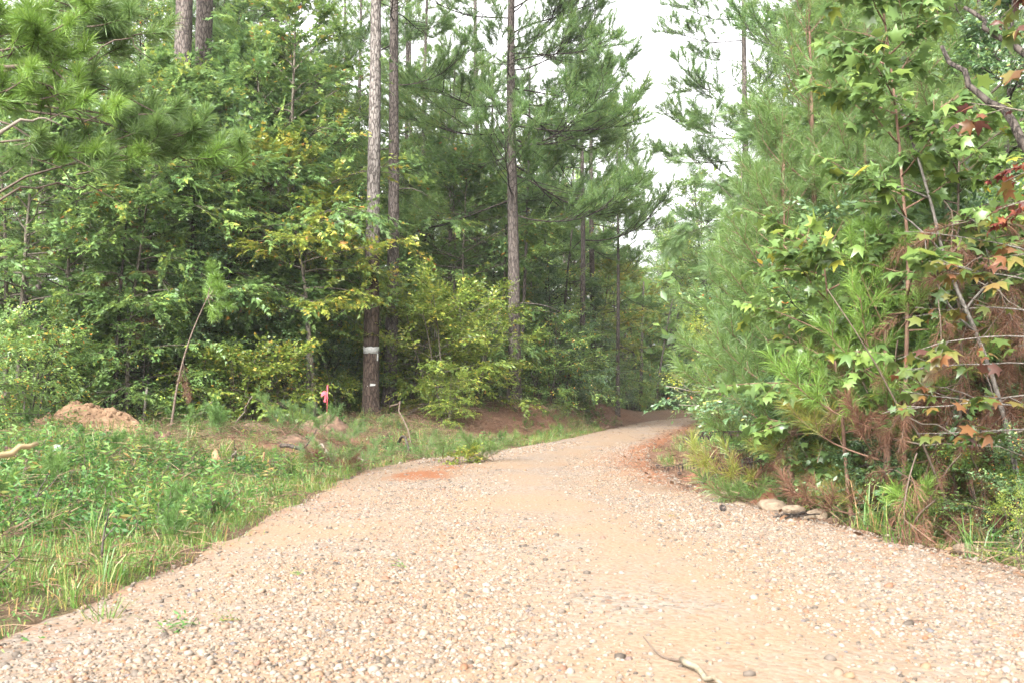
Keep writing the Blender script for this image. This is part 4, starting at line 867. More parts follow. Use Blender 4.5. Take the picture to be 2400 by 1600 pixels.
# ------------------------------------------------------------------ left verge: saplings, heap, stakes, timber, litter
x, y = PT(272, 20.5); b0 = gz(x, y)
t = thing('dead_sapling', 'thin dead pine sapling hung with brown needles right of the sand heap', 'sapling', (x, y, b0))
rs = np.random.RandomState(430); p = bend((0, 0, -.1), (-.01, 0, 1), 4.6, 14, rs, (0, 0, .05), .012); q = MB(); tube(q, p, np.linspace(.055, .012, 14), 8, lump=.05, rs=rs); link('trunk', q.build('dead sapling stem', M['dark_bark'], True), t)
for (f, az, el, s, i) in [(.66, 2.9, .9, .8, 0), (.66, .2, .75, .75, 1), (.64, 1.4, .3, .6, 2), (.66, -1.6, .3, .7, 0), (.48, .15, .35, .9, 1), (.46, -.4, .1, .7, 2), (.40, 3.0, -.1, .5, 0), (.9, 1, .6, .5, 1)]:
    pp, _ = along(p, np.array([f])); add_branch(t, DEAD[i], pp[0], az, el, s)
x, y = PT(402, 19.0); b0 = gz(x, y)
t = thing('leaning_sapling', 'bare pine sapling leaning right with one bright green needle tuft on top', 'sapling', (x, y, b0))
e = np.array([X(480, 19) - x, .1, Z(695, 19) - b0]); k = np.linspace(0, 1, 12)[:, None]; p = np.array([0, 0, -.1]) * (1 - k) + e * k + np.array([-.12, 0, .10]) * np.sin(k * np.pi)
q = MB(); tube(q, p, np.linspace(.027, .009, 12), 7, lump=.06, rs=rs); link('trunk', q.build('leaning stem', M['twig'], True), t)
for (az, el, s) in [(.2, 1.45, 1.1), (.1, .9, 1.0), (-.4, .2, 1.0), (.3, -.6, .95), (-.5, -1.1, .9), (1.5, .5, .9)]: add_branch(t, TUFT[int(s * 100) % 4], p[-1], az, el, s)
for (f, az, el, s) in [(.45, .2, -.7, .6), (.42, 1.2, -.8, .55), (.36, -.3, -.5, .5), (.5, -1, -.7, .45)]:
    pp, _ = along(p, np.array([f])); add_branch(t, DEAD[int(s * 20) % 3], pp[0], az, el, s)
rs = np.random.RandomState(431)
for (lab, u, d, H, r, lean) in [('dark thin trunk deep in shade behind the dead brown sapling', 290, 22, 5, .05, .0), ('thin dark trunk in shade at the left of the sand heap', 60, 21, 5, .07, .01), ('crooked grey stem close beside the slender pale stemmed tree', 724, 23.2, 3.4, .05, .02), ('thin vine stem slanting across the shade right of the pink stake', 800, 23.5, 2.6, .012, -.28),
                                 ('dark trunk in shade between the two saplings', 345, 24, 6, .06, 0), ('dark trunk in shade just right of the leaning sapling', 520, 25, 6, .07, .01), ('pale thin trunk behind the heart leafed vines', 600, 26, 7, .06, -.01), ('thin trunk in the shade right of the yellow green thicket', 1165, 33, 6, .07, .02), ('thin trunk on the bank left of the thin bank pine', 1310, 39, 7, .07, .01), ('dark trunk at the dark opening of the bend', 1500, 60, 8, .12, 0), ('slim trunk in the dark opening of the bend', 1535, 63, 8, .09, .01)]:
    x, y = PT(u, d); p = bend((0, 0, -.15), (lean, 0, 1), H, 9, rs, (0, 0, .02), .03); stem_thing('thin_tree', lab, 'tree', p, np.linspace(r, r * .4, 9), 'pale_bark' if 'pale' in lab or 'grey' in lab else 'dark_bark', x, y, 'trunk')

# sand heap
def heap(name, label, cat, x, y, rx, ry, h, mat, seed, lump=.5, part=None):
    rs = np.random.RandomState(seed); k = 90; g = np.linspace(-1.25, 1.25, k); A, B = np.meshgrid(g, g); rr = np.sqrt(A ** 2 + B ** 2)
    nz = fbm(A * 2.2 + seed, B * 2.2, seed, 4); hh = h * (np.clip(1 - rr ** 1.7, 0, 1) ** 1.15) * (1 + lump * 2 * nz) - .06 + .17 * h ** .5 * fbm(A * 7, B * 7, seed + 2, 5) * (rr < 1.05)
    Xw = x + A * rx * (1 + .25 * nz); Yw = y + B * ry; zz = ground_z(Xw, Yw); zz = np.where(rr > 1.1, zz - .12, zz + hh)
    ii = (np.arange(k - 1)[:, None] * k + np.arange(k - 1)[None]).ravel(); m = MB(); z0 = gz(x, y)
    m.add(np.stack([Xw - x, Yw - y, zz - z0], -1).reshape(-1, 3), np.vstack([np.stack([ii, ii + 1, ii + k + 1], -1), np.stack([ii, ii + k + 1, ii + k], -1)]))
    o = link(name, m.build(name.replace('_', ' '), mat, True), None, (x, y, z0)); return tag(o, label, cat)
M['sand'] = flat_mat('pale orange sand', (.115, .064, .036), (.235, .15, .09), 11, .95, .6)
M['soil'] = flat_mat('brown soil', (.045, .027, .018), (.115, .07, .045), 7, .95, .8)
M['redsoil'] = flat_mat('reddish soil', (.10, .04, .022), (.16, .075, .042), 7, .95, .8)
xs, ys_ = PT(205, 18.2); heap('sand_heap', 'pale orange heap of dug sand on the grass verge', 'sand heap', xs, ys_, 1.3, .85, .58, M['sand'], 5, .6)
def crumbs(o, x, y, rx, ry, h, n, seed):
    rs = np.random.RandomState(seed); px = rx * rs.randn(n) * .55; py = ry * rs.randn(n) * .5 - ry * .15; m = MB(); V = np.array([v.co[:] for v in o.data.vertices]); 
    octa = T_([(1, 0, 0), (-1, 0, 0), (0, 1, 0), (0, -1, 0), (0, 0, 1), (0, 0, -1)], [(0, 2, 4), (2, 1, 4), (1, 3, 4), (3, 0, 4), (2, 0, 5), (1, 2, 5), (3, 1, 5), (0, 3, 5)])
    pz_ = np.array([V[np.argmin((V[:, 0] - a) ** 2 + (V[:, 1] - b) ** 2), 2] for a, b in zip(px, py)])
    m.inst(octa, np.stack([px, py, pz_], -1), frames(rs.randn(n, 3), rs.randn(n, 3)), rs.lognormal(math.log(.026), .5, n)[:, None] * rs.uniform(.6, 1.2, (n, 3)), .5)
    tag(link('crumbs', m.build('crumbs', o.data.materials[0]), o), kind='stuff')
    m = MB(); k = 90; az = rs.uniform(0, 6.3, k); j = rs.choice(n, k); d = np.stack([np.cos(az), np.sin(az), .1 * rs.randn(k)], -1); p = np.stack([px[j], py[j], pz_[j] + .02], -1); sd = np.stack([-d[:, 1], d[:, 0], 0 * az], -1) * .004
    m.add(np.stack([p - sd, p + sd, p + d * rs.uniform(.12, .3, k)[:, None]], 1).reshape(-1, 3), np.arange(k * 3).reshape(-1, 3), np.repeat(rs.rand(k), 3)); tag(link('straw', m.build('straw on heap', M['straw']), o), kind='stuff')
crumbs(SC.objects['sand_heap'], xs, ys_, 1.3, .85, .58, 420, 3)
heap('soil_clod', 'reddish clod of earth lying on top of the sand heap', 'clod', X(178, 18.5), 18.5, .2, .18, .62, M['redsoil'], 8)
heap('sand_spill', 'lower tail of spilled sand right of the sand heap', 'sand heap', X(300, 17.2), 17.2, .75, .55, .24, M['sand'], 9, .5)
heap('soil_heap', 'brown heap of turned soil at the foot of the slender pale stem', 'soil heap', X(762, 20.6), 20.6, .75, .6, .34, M['soil'], 12, .7)
heap('soil_heap', 'low scraped mound of brown soil below the pink stake', 'soil heap', X(735, 18.6), 18.6, .9, .7, .22, M['soil'], 13, .7)
heap('soil_heap', 'flat patch of turned soil left of the scattered sticks', 'soil heap', X(600, 19.6), 19.6, .8, .6, .18, M['soil'], 14, .7)

def stick(name, label, cat, u0, v0, d0, u1, v1, d1, r, mat, seed=1, bendz=.05, fork=None, end=None, k=8, group=None):
    """a stick between two points given in space; lies on or leans over the ground"""
    a = np.array([X(u0, d0), d0, Z(v0, d0)]); b = np.array([X(u1, d1), d1, Z(v1, d1)]); rs = np.random.RandomState(seed); s = np.linspace(0, 1, k)[:, None]; ln = np.linalg.norm(b - a)
    pts = a * (1 - s) + b * s + np.array([0, 0, 1]) * bendz * ln * np.sin(s * np.pi) + .02 * ln * rs.randn(k, 3) * np.sin(s * np.pi)
    t = thing(name, label, cat, a, 0, group); m = MB(); tube(m, pts - a, r * np.linspace(1, .6, k), 8, lump=.07, rs=rs); link('stem', m.build(name.replace('_', ' '), mat, True), t)
    if end:
        m = MB(); dv = nrm(pts[0] - pts[1]); tube(m, [(0, 0, 0), dv * .006], [r * .93, r * .9], 12); link('cut_end', m.build('cut end', M['cut_wood']), t)
    if fork:
        for (f, dx, dz, l2) in fork:
            i = int(f * (k - 1)); p = bend(pts[i] - a, (dx, .1, dz), l2, 5, rs, (0, 0, .1), .12); m = MB(); tube(m, p, np.linspace(r * .55, r * .2, 5), 6); link('twig', m.build('side twig', mat, True), t)
    return t
M['cut_wood'] = flat_mat('fresh cut wood', (.20, .105, .05), (.28, .17, .095), 30, .8)
M['pinkish_bark'] = bark_mat('pinkish log bark', (.05, .025, .018), (.11, .06, .045), (.17, .105, .085), 20, 20, .5)
M['straw_stem'] = flat_mat('dry straw stem', (.20, .145, .07), (.27, .21, .115), 40, .7)
def g_at(u, d, up=0.0): return 930 - (gz(X(u, d), d) + up - CAMH) / d * F     # photo row of the ground there
def lie(name, label, u0, d0, u1, d1, r, mat, up=(.02, .02), cat='stick', **k): return stick(name, label, cat, u0, g_at(u0, d0, up[0] + r), d0, u1, g_at(u1, d1, up[1] + r), d1, r, mat, **k)
lie('log', 'short pinkish log with a sawn end lying in the left verge', 24, 11.4, 82, 10.6, .045, M['pinkish_bark'], (.10, .0), 'log', end=True, bendz=0, seed=3)
stick('dry_stalk', 'pale dry stalk poking in from the left edge close to the camera', 'stalk', -60, 1095, 2.3, 92, 1037, 2.5, .009, M['straw_stem'], 4, .02)
lie('broken_branch', 'dark broken branch lying on the scraped soil', 660, 16.6, 790, 16.2, .035, M['dark_bark'], (.16, .03), 'branch', seed=5, fork=[(.5, .3, .3, .4), (.7, .4, -.05, .5)])
lie('broken_branch', 'pale bent branch right of the dark broken branch', 742, 16.4, 785, 15.0, .022, M['pale_twig'], (.2, .02), 'branch', seed=6, bendz=.1)
lie('broken_branch', 'long thin dark branch lying along the top of the grass verge', 568, 14.6, 690, 13.9, .018, M['dark_bark'], (.05, .05), 'branch', seed=7, bendz=-.04, fork=[(.4, .5, .15, .5)])
lie('broken_branch', 'curved branch standing out of the bank right of the banded pine', 912, 22.5, 966, 20.2, .02, M['twig'], (.3, .03), 'branch', seed=8, bendz=.18)
lie('broken_branch', 'crooked dark stump of branch at the edge of the verge grass', 935, 20.0, 962, 18.9, .03, M['dark_bark'], (.1, .0), 'branch', seed=9, bendz=.15)
lie('broken_branch', 'thin branch lying over the verge towards the road', 800, 16.6, 862, 15.9, .016, M['pale_twig'], (.03, .1), 'branch', seed=10)
lie('broken_branch', 'pale stick leaning out of the shade left of the heart leafed vines', 448, 20.0, 500, 19.4, .02, M['pale_twig'], (.0, .5), 'branch', seed=11, bendz=.02)
lie('broken_branch', 'thin pale stick standing askew behind the feathery plant', 552, 20.2, 592, 19.6, .016, M['pale_twig'], (.0, .6), 'branch', seed=12, bendz=.02)
lie('broken_branch', 'short pale stick lying by the splintered stump', 533, 13.9, 556, 13.4, .02, M['pale_twig'], (.03, .28), 'branch', seed=13, bendz=.0)
lie('broken_branch', 'grey branch lying across the soil below the pine tops', 730, 17.6, 822, 17.2, .014, M['pale_twig'], (.05, .05), 'branch', seed=14)
lie('bark_strip', 'small upright strip of torn wood in the verge grass', 619, 14.5, 622, 14.4, .018, M['cut_wood'], (.0, .24), 'wood piece', seed=15, bendz=0)
lie('dry_straw', 'dry pale reed lying on the gravel at the left side of the road', 812, 8.65, 884, 8.6, .005, M['straw_stem'], (.01, .01), 'straw', seed=16)
lie('dry_straw', 'second dry reed lying nearer on the gravel', 872, 7.7, 945, 7.66, .004, M['straw_stem'], (.012, .012), 'straw', seed=17)
lie('broken_branch', 'dark branch lying along the right ditch', 1810, 8.9, 1965, 9.9, .016, M['dark_bark'], (.1, .12), 'branch', seed=18)
lie('broken_branch', 'thin dark branch lying on stones at the right edge of the road', 1770, 8.85, 1915, 8.95, .010, M['dark_bark'], (.02, .06), 'branch', seed=19, fork=[(.5, .4, .1, .3)])
# forked stick in the foreground
def on_road(u, d, up): return 930 - (float(road_z(np.array([X(u, d)]), np.array([d]))[0]) + up - CAMH) / d * F
t = stick('forked_stick', 'lichen grey stick with a thin curved twig lying on the gravel by the camera', 'stick', 1592, on_road(1592, 3.95, .02), 3.95, 1700, on_road(1700, 3.55, .02), 3.55, .013, flat_mat('lichened wood', (.10, .078, .05), (.19, .165, .12), 40, .85), 20, 0)
a = np.array(t.location); e = np.array([X(1503, 4.15), 4.15, .12]) - a; k = np.linspace(0, 1, 7)[:, None]; m = MB(); tube(m, e * k + np.array([0, 0, -.035]) * np.sin(k * np.pi), np.linspace(.007, .003, 7), 6); link('twig', m.build('curved twig', M['twig'], True), t)

# splintered stump
x, y = PT(512, 13.6); t = thing('splintered_stump', 'splintered orange stump piece standing in the verge grass', 'stump', (x, y, gz(x, y)))
m = MB(); m.add([(-.07, -.03, 0), (.07, -.03, 0), (.06, .05, 0), (-.06, .05, 0), (-.06, -.03, .24), (-.01, -.02, .30), (.05, -.02, .16), (.05, .04, .12), (-.05, .04, .22)], [(0, 1, 6), (0, 6, 5), (0, 5, 4), (1, 2, 7), (1, 7, 6), (2, 3, 8), (2, 8, 7), (3, 0, 4), (3, 4, 8), (4, 5, 8), (5, 6, 7), (5, 7, 8)]); link('splinter', m.build('splinter', M['cut_wood']), t)
m = MB(); tube(m, [(.05, 0, .03), (.14, .02, .07), (.24, .0, .16)], [.035, .03, .012], 6); link('root', m.build('root piece', M['cut_wood']), t)
m = MB(); tube(m, [(-.03, 0, .02), (-.13, .02, .06), (-.2, .0, .05)], [.03, .02, .01], 6); link('root', m.build('root piece', M['pinkish_bark']), t)
# dark root ball in the verge
heap('root_stump', 'small dark rotten root stump at the end of the sand spill', 'stump', X(378, 15.8), 15.8, .28, .22, .22, M['soil'], 15, 1.2)
# litter: clear plastic cup lid
x, y = PT(137, 11.6); t = thing('cup_lid', 'clear round plastic lid lying tilted in the left verge', 'litter', (x, y, gz(x, y) + .17)); t.rotation_euler = (R(62), .1, .2)
M['plastic'] = flat_mat('clear plastic', (.17, .19, .17), (.25, .27, .25), 8, .15, 0, .5)
m = MB(); tube(m, [(0, 0, 0), (0, 0, .012)], [.048, .046], 18); link('dome', m.build('lid', M['plastic']), t); m = MB(); th = np.linspace(0, 6.283, 19); tube(m, np.stack([.048 * np.cos(th), .048 * np.sin(th), 0 * th], -1), .005, 5, cap=False); link('rim', m.build('lid rim', M['plastic']), t)
# survey stakes
M['pink'] = flat_mat('pink flagging', (.34, .045, .06), (.42, .07, .09), 30, .6); M['stake_wood'] = flat_mat('weathered stake', (.11, .095, .078), (.19, .17, .14), 30, .85)
x, y = PT(767, 21.6); zb = gz(x, y); t = thing('survey_stake', 'thin survey stake painted pink with a flagging ribbon', 'survey stake', (x, y, zb))
m = MB(); tube(m, [(0, 0, -.1), (.005, 0, .30)], .014, 4); link('stake', m.build('bare stake', M['cut_wood']), t); m = MB(); tube(m, [(.005, 0, .30), (.01, 0, .88)], .016, 4); link('painted_top', m.build('painted stake', M['pink']), t)
m = MB(); m.add([(0, -.016, .72), (-.05, -.03, .76), (-.13, -.02, .70), (-.12, -.03, .62), (-.05, -.04, .66), (0, -.016, .66)], [(0, 1, 4), (0, 4, 5), (1, 2, 3), (1, 3, 4)]); link('ribbon', m.build('ribbon', M['pink']), t)
m = MB(); m.add([(0, -.016, .70), (-.03, -.03, .72), (-.07, -.02, .52), (-.03, -.02, .50)], [(0, 1, 2), (0, 2, 3)]); link('ribbon', m.build('ribbon', M['pink']), t)
x, y = PT(338, 19.8); t = thing('wooden_stake', 'grey weathered wooden stake standing right of the dead sapling', 'stake', (x, y, gz(x, y)), 0); t.rotation_euler = (0, .08, 0)
m = MB(); tube(m, [(0, 0, -.15), (0, 0, .35), (0, 0, .72), (.003, 0, .745)], [.032, .031, .029, .022], 4, lump=.04, rs=rs); link('post', m.build('stake post', M['stake_wood']), t)

# felled pine tops and small plants along the verge
for (lab, u, d, n, s, lm, sp, el0) in [('green pine top lying by the turned soil under the slender pale stem', 690, 19.0, 7, .62, 'needle', .35, .35), ('cut pine top with green needles lying at the road edge', 830, 15.2, 5, .5, 'needle', .3, .1), ('cut bright green pine top left of the leafy bough on the road edge', 1030, 16.3, 5, .48, 'young_needle', .25, .15), ('cut bright green pine top right of the leafy bough on the road edge', 1130, 16.5, 5, .5, 'young_needle', .25, .1), ('brown dead pine top lying at the road edge', 745, 14.9, 4, .28, 'dead_needle', .2, .1), ('orange brown dead pine top nearest the road edge', 800, 14.8, 5, .28, 'dead_needle', .25, .05), ('dark pine top lying on the verge below the banded pine', 800, 18.6, 4, .45, 'needle', .25, .3)]:
    x, y = PT(u, d); t = thing('felled_pine_top', lab, 'cut branch', (x, y, max(gz(x, y), 0) + .05)); rs = np.random.RandomState(u)
    for j in range(n): add_branch(t, YOUNG[rs.randint(5)], (rs.uniform(-sp, sp), rs.uniform(-sp, sp) * .6, .0), rs.uniform(0, 6.28), el0 + rs.uniform(-.05, .4), s * rs.uniform(.7, 1.1), M[lm])
x, y = PT(1085, 16.2); put('leafy_bough', [broadleaf('cut leafy bough', 441, .55, .05, .75, 10, 4, STAR, .11, M['yellow_leaf'], M['twig'], 8, .3, .012, (-15, 15), 'col', .5, .06, 3)], 0, 'cut leafy bough with pale yellow leaves between the two pine tops', 'cut branch', x, y, .5, dz=.08)
FW = [feather_weed(451, 7, .5), feather_weed(452, 6, .42)]
for (lab, u, d, s) in [('tall feathery green weed at the edge of the gravel on the left', 405, 7.7, .8), ('feathery green weed just behind the tallest one at the gravel edge', 455, 8.4, .7), ('small feathery weed further up the gravel edge', 520, 9.2, .55), ('upright feathery plant in the sun before the dark thicket', 520, 18.4, 1.6), ('pale feathery plant left of the upright one', 455, 18.6, 1.2)]:
    x, y = PT(u, d); t = thing('feathery_weed', lab, 'weed', (x, y, gz(x, y)), random.uniform(0, 6), 'feathery weeds', (s, s, s)); link('fronds', FW[u % 2], t)
GT = [grass_proto(461, 34, .30, .007, .05, 1.1, .5), grass_proto(462, 40, .46, .008, .12, 1.15, .42)]
for (lab, u, d, s, i) in [('loose yellow green grass tuft on the gravel at the lower left', 258, 5.05, 1.0, 0), ('grass tuft beside the gravel left of the loose tuft', 180, 5.4, .8, 0), ('long bladed grass tuft hanging over the right road edge', 2090, 7.6, 1.0, 1), ('long bladed grass clump at the foot of the right bank', 2030, 8.6, 1.1, 1), ('arching grass clump furthest right on the ditch bank', 2290, 6.9, .9, 1), ('tall reed like grass in the right bank', 2000, 9.6, 1.7, 1), ('tall reed like grass right of the first reeds', 2140, 9.2, 1.6, 1), ('fine grass bank at the right road edge in the distance', 1690, 14.8, 1.2, 1), ('fine grass clump under the drooping dark leaves', 1740, 13.6, 1.4, 1), ('fine grass clump in front of the right ditch stones', 1690, 13.0, .8, 1)]:
    x, y = PT(u, d); t = thing('grass_tuft', lab, 'grass tuft', (x, y, gz(x, y)), random.uniform(0, 6), 'grass tufts', (s, s, s)); link('blades', GT[i], t)
rs = np.random.RandomState(470)
for (lab, u, d, h) in [('bare dark weed stalk in the left verge under the log', 78, 8.2, .5), ('bare dark forked stalk at the lower left edge', 20, 5.3, .42), ('thin dark stalk standing at the gravel edge', 245, 6.6, .42), ('dry tan stalk in the middle of the left verge', 170, 8.5, .3), ('thin dark stalk near the top of the left verge', 560, 13.5, .5)]:
    x, y = PT(u, d); p = bend((0, 0, -.05), (.15 * rs.randn(), .1, 1), h, 7, rs, (0, 0, .0), .09); t = stem_thing('dead_stalk', lab, 'stalk', p, np.linspace(.009, .004, 7), 'dark_bark', x, y)
    p2 = bend(p[3], (.8, .1, .8), h * .4, 5, rs); m = MB(); tube(m, p2, np.linspace(.006, .002, 5), 5); link('side_stem', m.build('side stem', M['dark_bark']), t)
# small sprouts on the gravel
SP = weed_proto(481, 4, .1, SLIM, .05, M['weed'], 7, .65)
for (lab, u, d, s) in [('sprig of torn green weed lying on the gravel nearest the left edge', 425, 4.75, 1.3), ('pale green sprig on the gravel right of the torn weed', 540, 4.85, .9), ('tiny green seedling on the gravel left of centre', 700, 6.1, .6), ('small green seedling in the middle of the gravel', 935, 6.35, .8), ('green leaf scrap on the sandy track right of centre', 1570, 8.9, .7)]:
    x, y = PT(u, d); t = thing('gravel_sprout', lab, 'sprout', (x, y, float(road_z(np.array([x]), np.array([y]))[0])), u, 'sprouts on the gravel', (s, s, s * .6)); link('leaves', SP, t)
# pine cones and clods on the road
import bmesh
def cone_mesh():
    m = MB(); rs = np.random.RandomState(9)
    for k in range(60):
        f = k / 60; a = k * 2.4; r = .028 * math.sin(math.pi * (.15 + .8 * f)); p = np.array([r * math.cos(a), r * math.sin(a), .085 * f]); o_ = np.array([math.cos(a), math.sin(a), .5]) * .018; s = np.array([-math.sin(a), math.cos(a), 0]) * .012
        m.add([p - s, p + s, p + o_ + s * .7, p + o_ - s * .7], [(0, 1, 2), (0, 2, 3)])
    return m.build('pine cone', M['pine_bark'])
PC = cone_mesh()
for (lab, u, d) in [('pine cone on the sandy edge of the right wheel track', 1535, 15.6), ('pine cone further out on the red shoulder', 1585, 14.2), ('pine cone lying on the far gravel near the right edge', 1612, 21), ('pine cone on the right gravel below the ditch stones', 1690, 9.4)]:
    x, y = PT(u, d); t = thing('pine_cone', lab, 'pine cone', (x, y, max(gz(x, y), float(road_z(np.array([x]), np.array([y]))[0])) + .03), u, 'pine cones on the road'); t.rotation_euler = (1.4, .2, u); t.scale = (.7, .7, .7); link('scales', PC, t)
RK = [pebble(140 + i, 2) for i in range(4)]
for q in RK: q.materials[0] = M['rock']
rs = np.random.RandomState(490)
for i, (u, d, s, lab) in enumerate([(1650, 11.4, .20, 'pale rock at the head of the stony right ditch'), (1690, 11.1, .14, 'small rock beside the head of the right ditch'), (1805, 9.8, .30, 'flat slab of rock tipped in the right ditch'), (1855, 9.6, .26, 'grey rock right of the tipped slab'), (1740, 10.3, .24, 'brown rock below the dead brush in the ditch'), (1770, 9.9, .16, 'small rock left of the tipped slab'), (1840, 9.2, .17, 'small round rock in front of the grey rock'), (1890, 9.1, .14, 'small rock at the near end of the stony ditch'), (1905, 9.5, .2, 'dark rock half under the right bank'), (1720, 10.7, .15, 'small rock in the middle of the stony ditch'), (2260, 7.2, .2, 'earthy rock in the near right ditch'), (2120, 8.1, .2, 'earthy rock under the long bladed grass')]):
    x, y = PT(u, d); o = link('ditch_rock', RK[i % 4], None, (x, y, gz(x, y) + s * .12), (.3 * rs.randn(), .3 * rs.randn(), rs.uniform(0, 6)), (s, s, s * .8)); tag(o, lab, 'rock', 'rocks in the right ditch')

# ------------------------------------------------------------------ right side: young pines, saplings and tangle
for (lab, u, d, H, sd, kw) in [
    ('tallest young pine on the right, its tip above the picture', 1915, 12.6, 6.6, 501, dict(bl=(.75, 1.05), up=(8, 56), r=.06)),
    ('young pine left of the tallest one, leaning to the road', 1850, 12.4, 4.5, 502, dict(bl=(.65, .95), lean=(-.015, 0), base=.9)),
    ('young pine nearest the bend with its needles over the road', 1820, 15.5, 4.6, 503, dict(bl=(.75, 1.05), lean=(-.02, 0), base=1.7)),
    ('young pine behind the sweetgum sapling', 2030, 12.2, 5.8, 504, dict(bl=(.8, 1.2))),
    ('young pine right of the tallest, seen through sweetgum leaves', 2150, 11.6, 5.0, 505, dict(bl=(.8, 1.2))),
    ('short young pine with long bright needles low beside the sweetgum', 2075, 8.9, 2.5, 506, dict(bl=(.6, .9), whorl=.36, leafm=M['bright_needle'], brown=.9)),
    ('low young pine with yellowing needles near the ground', 2020, 10.3, 1.5, 507, dict(bl=(.6, .85), whorl=.34, brown=.8, leafm=M['yellow_needle'])),
    ('young pine at the right edge above the dead tangle', 2230, 10, 4.0, 508, dict(bl=(.8, 1.1), brown=2.0)),
    ('small young pine low under the leaning one', 1850, 11.3, 2.2, 509, dict(bl=(.7, 1.0), brown=.7)),
    ('small young pine low left of the grassy bank', 1860, 14.0, 2.0, 510, dict(bl=(.6, .9), brown=.5)),
    ('young pine in the second row behind the tallest', 1960, 16, 7.5, 511, dict(bl=(.9, 1.3))),
    ('young pine in the second row behind the leaning one', 1850, 18, 6.0, 512, dict(bl=(.8, 1.1))),
    ('young pine in the second row furthest right', 2220, 15, 7.0, 513, dict(bl=(.9, 1.3))),
    ('slim young pine far down the right side of the road', 1790, 24, 5.0, 514, dict(bl=(.9, 1.2))),
]:
    x, y = PT(u, d); young_pine(lab, x, y, H, sd, group='young pines on the right of the road', **kw)

# sweetgum saplings whose leaves can be picked out one by one
LEAF = []
for i, (dr, cu) in enumerate([(.12, .12), (.30, .25), (.06, -.3), (.42, -.1)]):
    m = MB(); tv, tf = star_tpl(dr, cu); m.add(tv, tf, .5); LEAF.append(m.build('star leaf', M['star_leaf']))
def pick_sapling(name, label, cat, x, y, H, limbs, seed, size, mat, barkm, r=.03, lean=(0, 0), per=16, tips=5, tint=None, stem_pts=None, limit=300, sub=3, side_len=.4):
    """stem, branches and single leaves; limbs = list of (height fraction, azimuth, elevation, length)"""
    rs = np.random.RandomState(seed); b0 = gz(x, y); t = thing(name, label, cat, (x, y, b0))
    p = bend((0, 0, -.1), (lean[0], lean[1], 1), H + .1, 14, rs, (0, 0, .02), .03) if stem_pts is None else np.asarray(stem_pts, float)
    q = MB(); tube(q, p, np.linspace(r, r * .22, len(p)), 8, lump=.03, rs=rs); link('trunk', q.build('sapling stem', barkm, True), t)
    LP, LD, LN, LS = [], [], [], []
    def leaves(path, n, f0):
        ts = np.sort(rs.uniform(f0, 1, n)); q, d = along(path, ts)
        for k in range(n):
            s = 1 if k % 2 else -1; c = math.cos(s * rs.uniform(.6, 1.3) * (1 - .5 * ts[k] ** 3)); sn = math.sin(s * rs.uniform(.6, 1.3) * (1 - .5 * ts[k] ** 3)); dd = d[k]
            LD.append((dd[0] * c - dd[1] * sn, dd[0] * sn + dd[1] * c, dd[2] * .5 - rs.uniform(.0, .7))); LP.append(q[k]); LN.append(np.array([0, 0, 1]) + .55 * rs.randn(3)); LS.append(size * rs.uniform(.45, 1.15))
    for (f, az, el, ln) in limbs:
        pp, _ = along(p, np.array([f])); lp = bend(pp[0], (math.cos(az) * math.cos(el), math.sin(az) * math.cos(el), math.sin(el)), ln, 8, rs, (0, 0, -.15), .07)
        q = MB(); tube(q, lp, np.linspace(max(r * .35, .006), .0025, 8), 5); link('branch', q.build('sapling branch', barkm, True), t)
        leaves(lp, per, .25)
        for k in range(sub):
            q0, d0 = along(lp, np.array([rs.uniform(.25, .95)])); sp = bend(q0[0], d0[0] + .8 * rs.randn(3) * np.array([1, 1, .5]), side_len * rs.uniform(.5, 1.1), 4, rs, (0, 0, -.1), .1)
            q = MB(); tube(q, sp, [.004, .003, .0025, .002], 4); link('twig', q.build('sapling twig', barkm, True), t); leaves(sp, tips, .2)
    LP = np.array(LP); Rm = frames(np.array(LD), np.array(LN)); LS = np.array(LS); n = len(LP)
    dist = np.linalg.norm(LP + np.array([x, y, b0]) - np.array([0, 0, CAMH]), axis=1); order = np.argsort(-LS / dist)
    for k in order[:limit]:
        mx = Matrix(Rm[k].tolist()).to_4x4(); l = link('leaf', LEAF[rs.randint(4)], t, LP[k], mx.to_euler(), (LS[k],) * 3)
        if mat is not M['star_leaf']: l.material_slots[0].link = 'OBJECT'; l.material_slots[0].material = mat
    rest = order[limit:]
    if len(rest):
        m = MB(); m.inst(STAR, LP[rest], Rm[rest], LS[rest], np.clip(.5 + .15 * rs.randn(len(rest)), 0, .9)); tag(link('foliage', m.build('other leaves', mat), t), kind='stuff')
    return t
M['pick_green'] = leaf_mat('sweetgum leaf', [(0, (.05, .10, .035)), (.4, (.085, .155, .05)), (.75, (.115, .19, .05)), (.9, (.15, .22, .05)), (.94, (.22, .25, .045)), (1, (.30, .22, .05))], .33, .42, .45, .6, gain=1.2)
M['pick_shade'] = leaf_mat('shaded sweetgum leaf', [(0, (.04, .08, .032)), (.5, (.065, .125, .045)), (.9, (.10, .165, .05)), (1, (.2, .2, .05))], .33, .38, .42, .6, gain=1.3)  # darker copy of the sweetgum leaf, shade of the low shoots put into its colour
M['pick_autumn'] = leaf_mat('autumn leaf', [(0, (.06, .12, .03)), (.3, (.11, .16, .035)), (.55, (.18, .17, .04)), (.72, (.22, .14, .04)), (.86, (.20, .08, .035)), (1, (.09, .04, .035))], .4, .38, .5, .5, gain=0.72)
M['pick_red'] = leaf_mat('red leaf', [(0, (.07, .016, .014)), (.6, (.13, .03, .022)), (1, (.22, .08, .035))], .55, .3, .45, .2)
rs = np.random.RandomState(520)
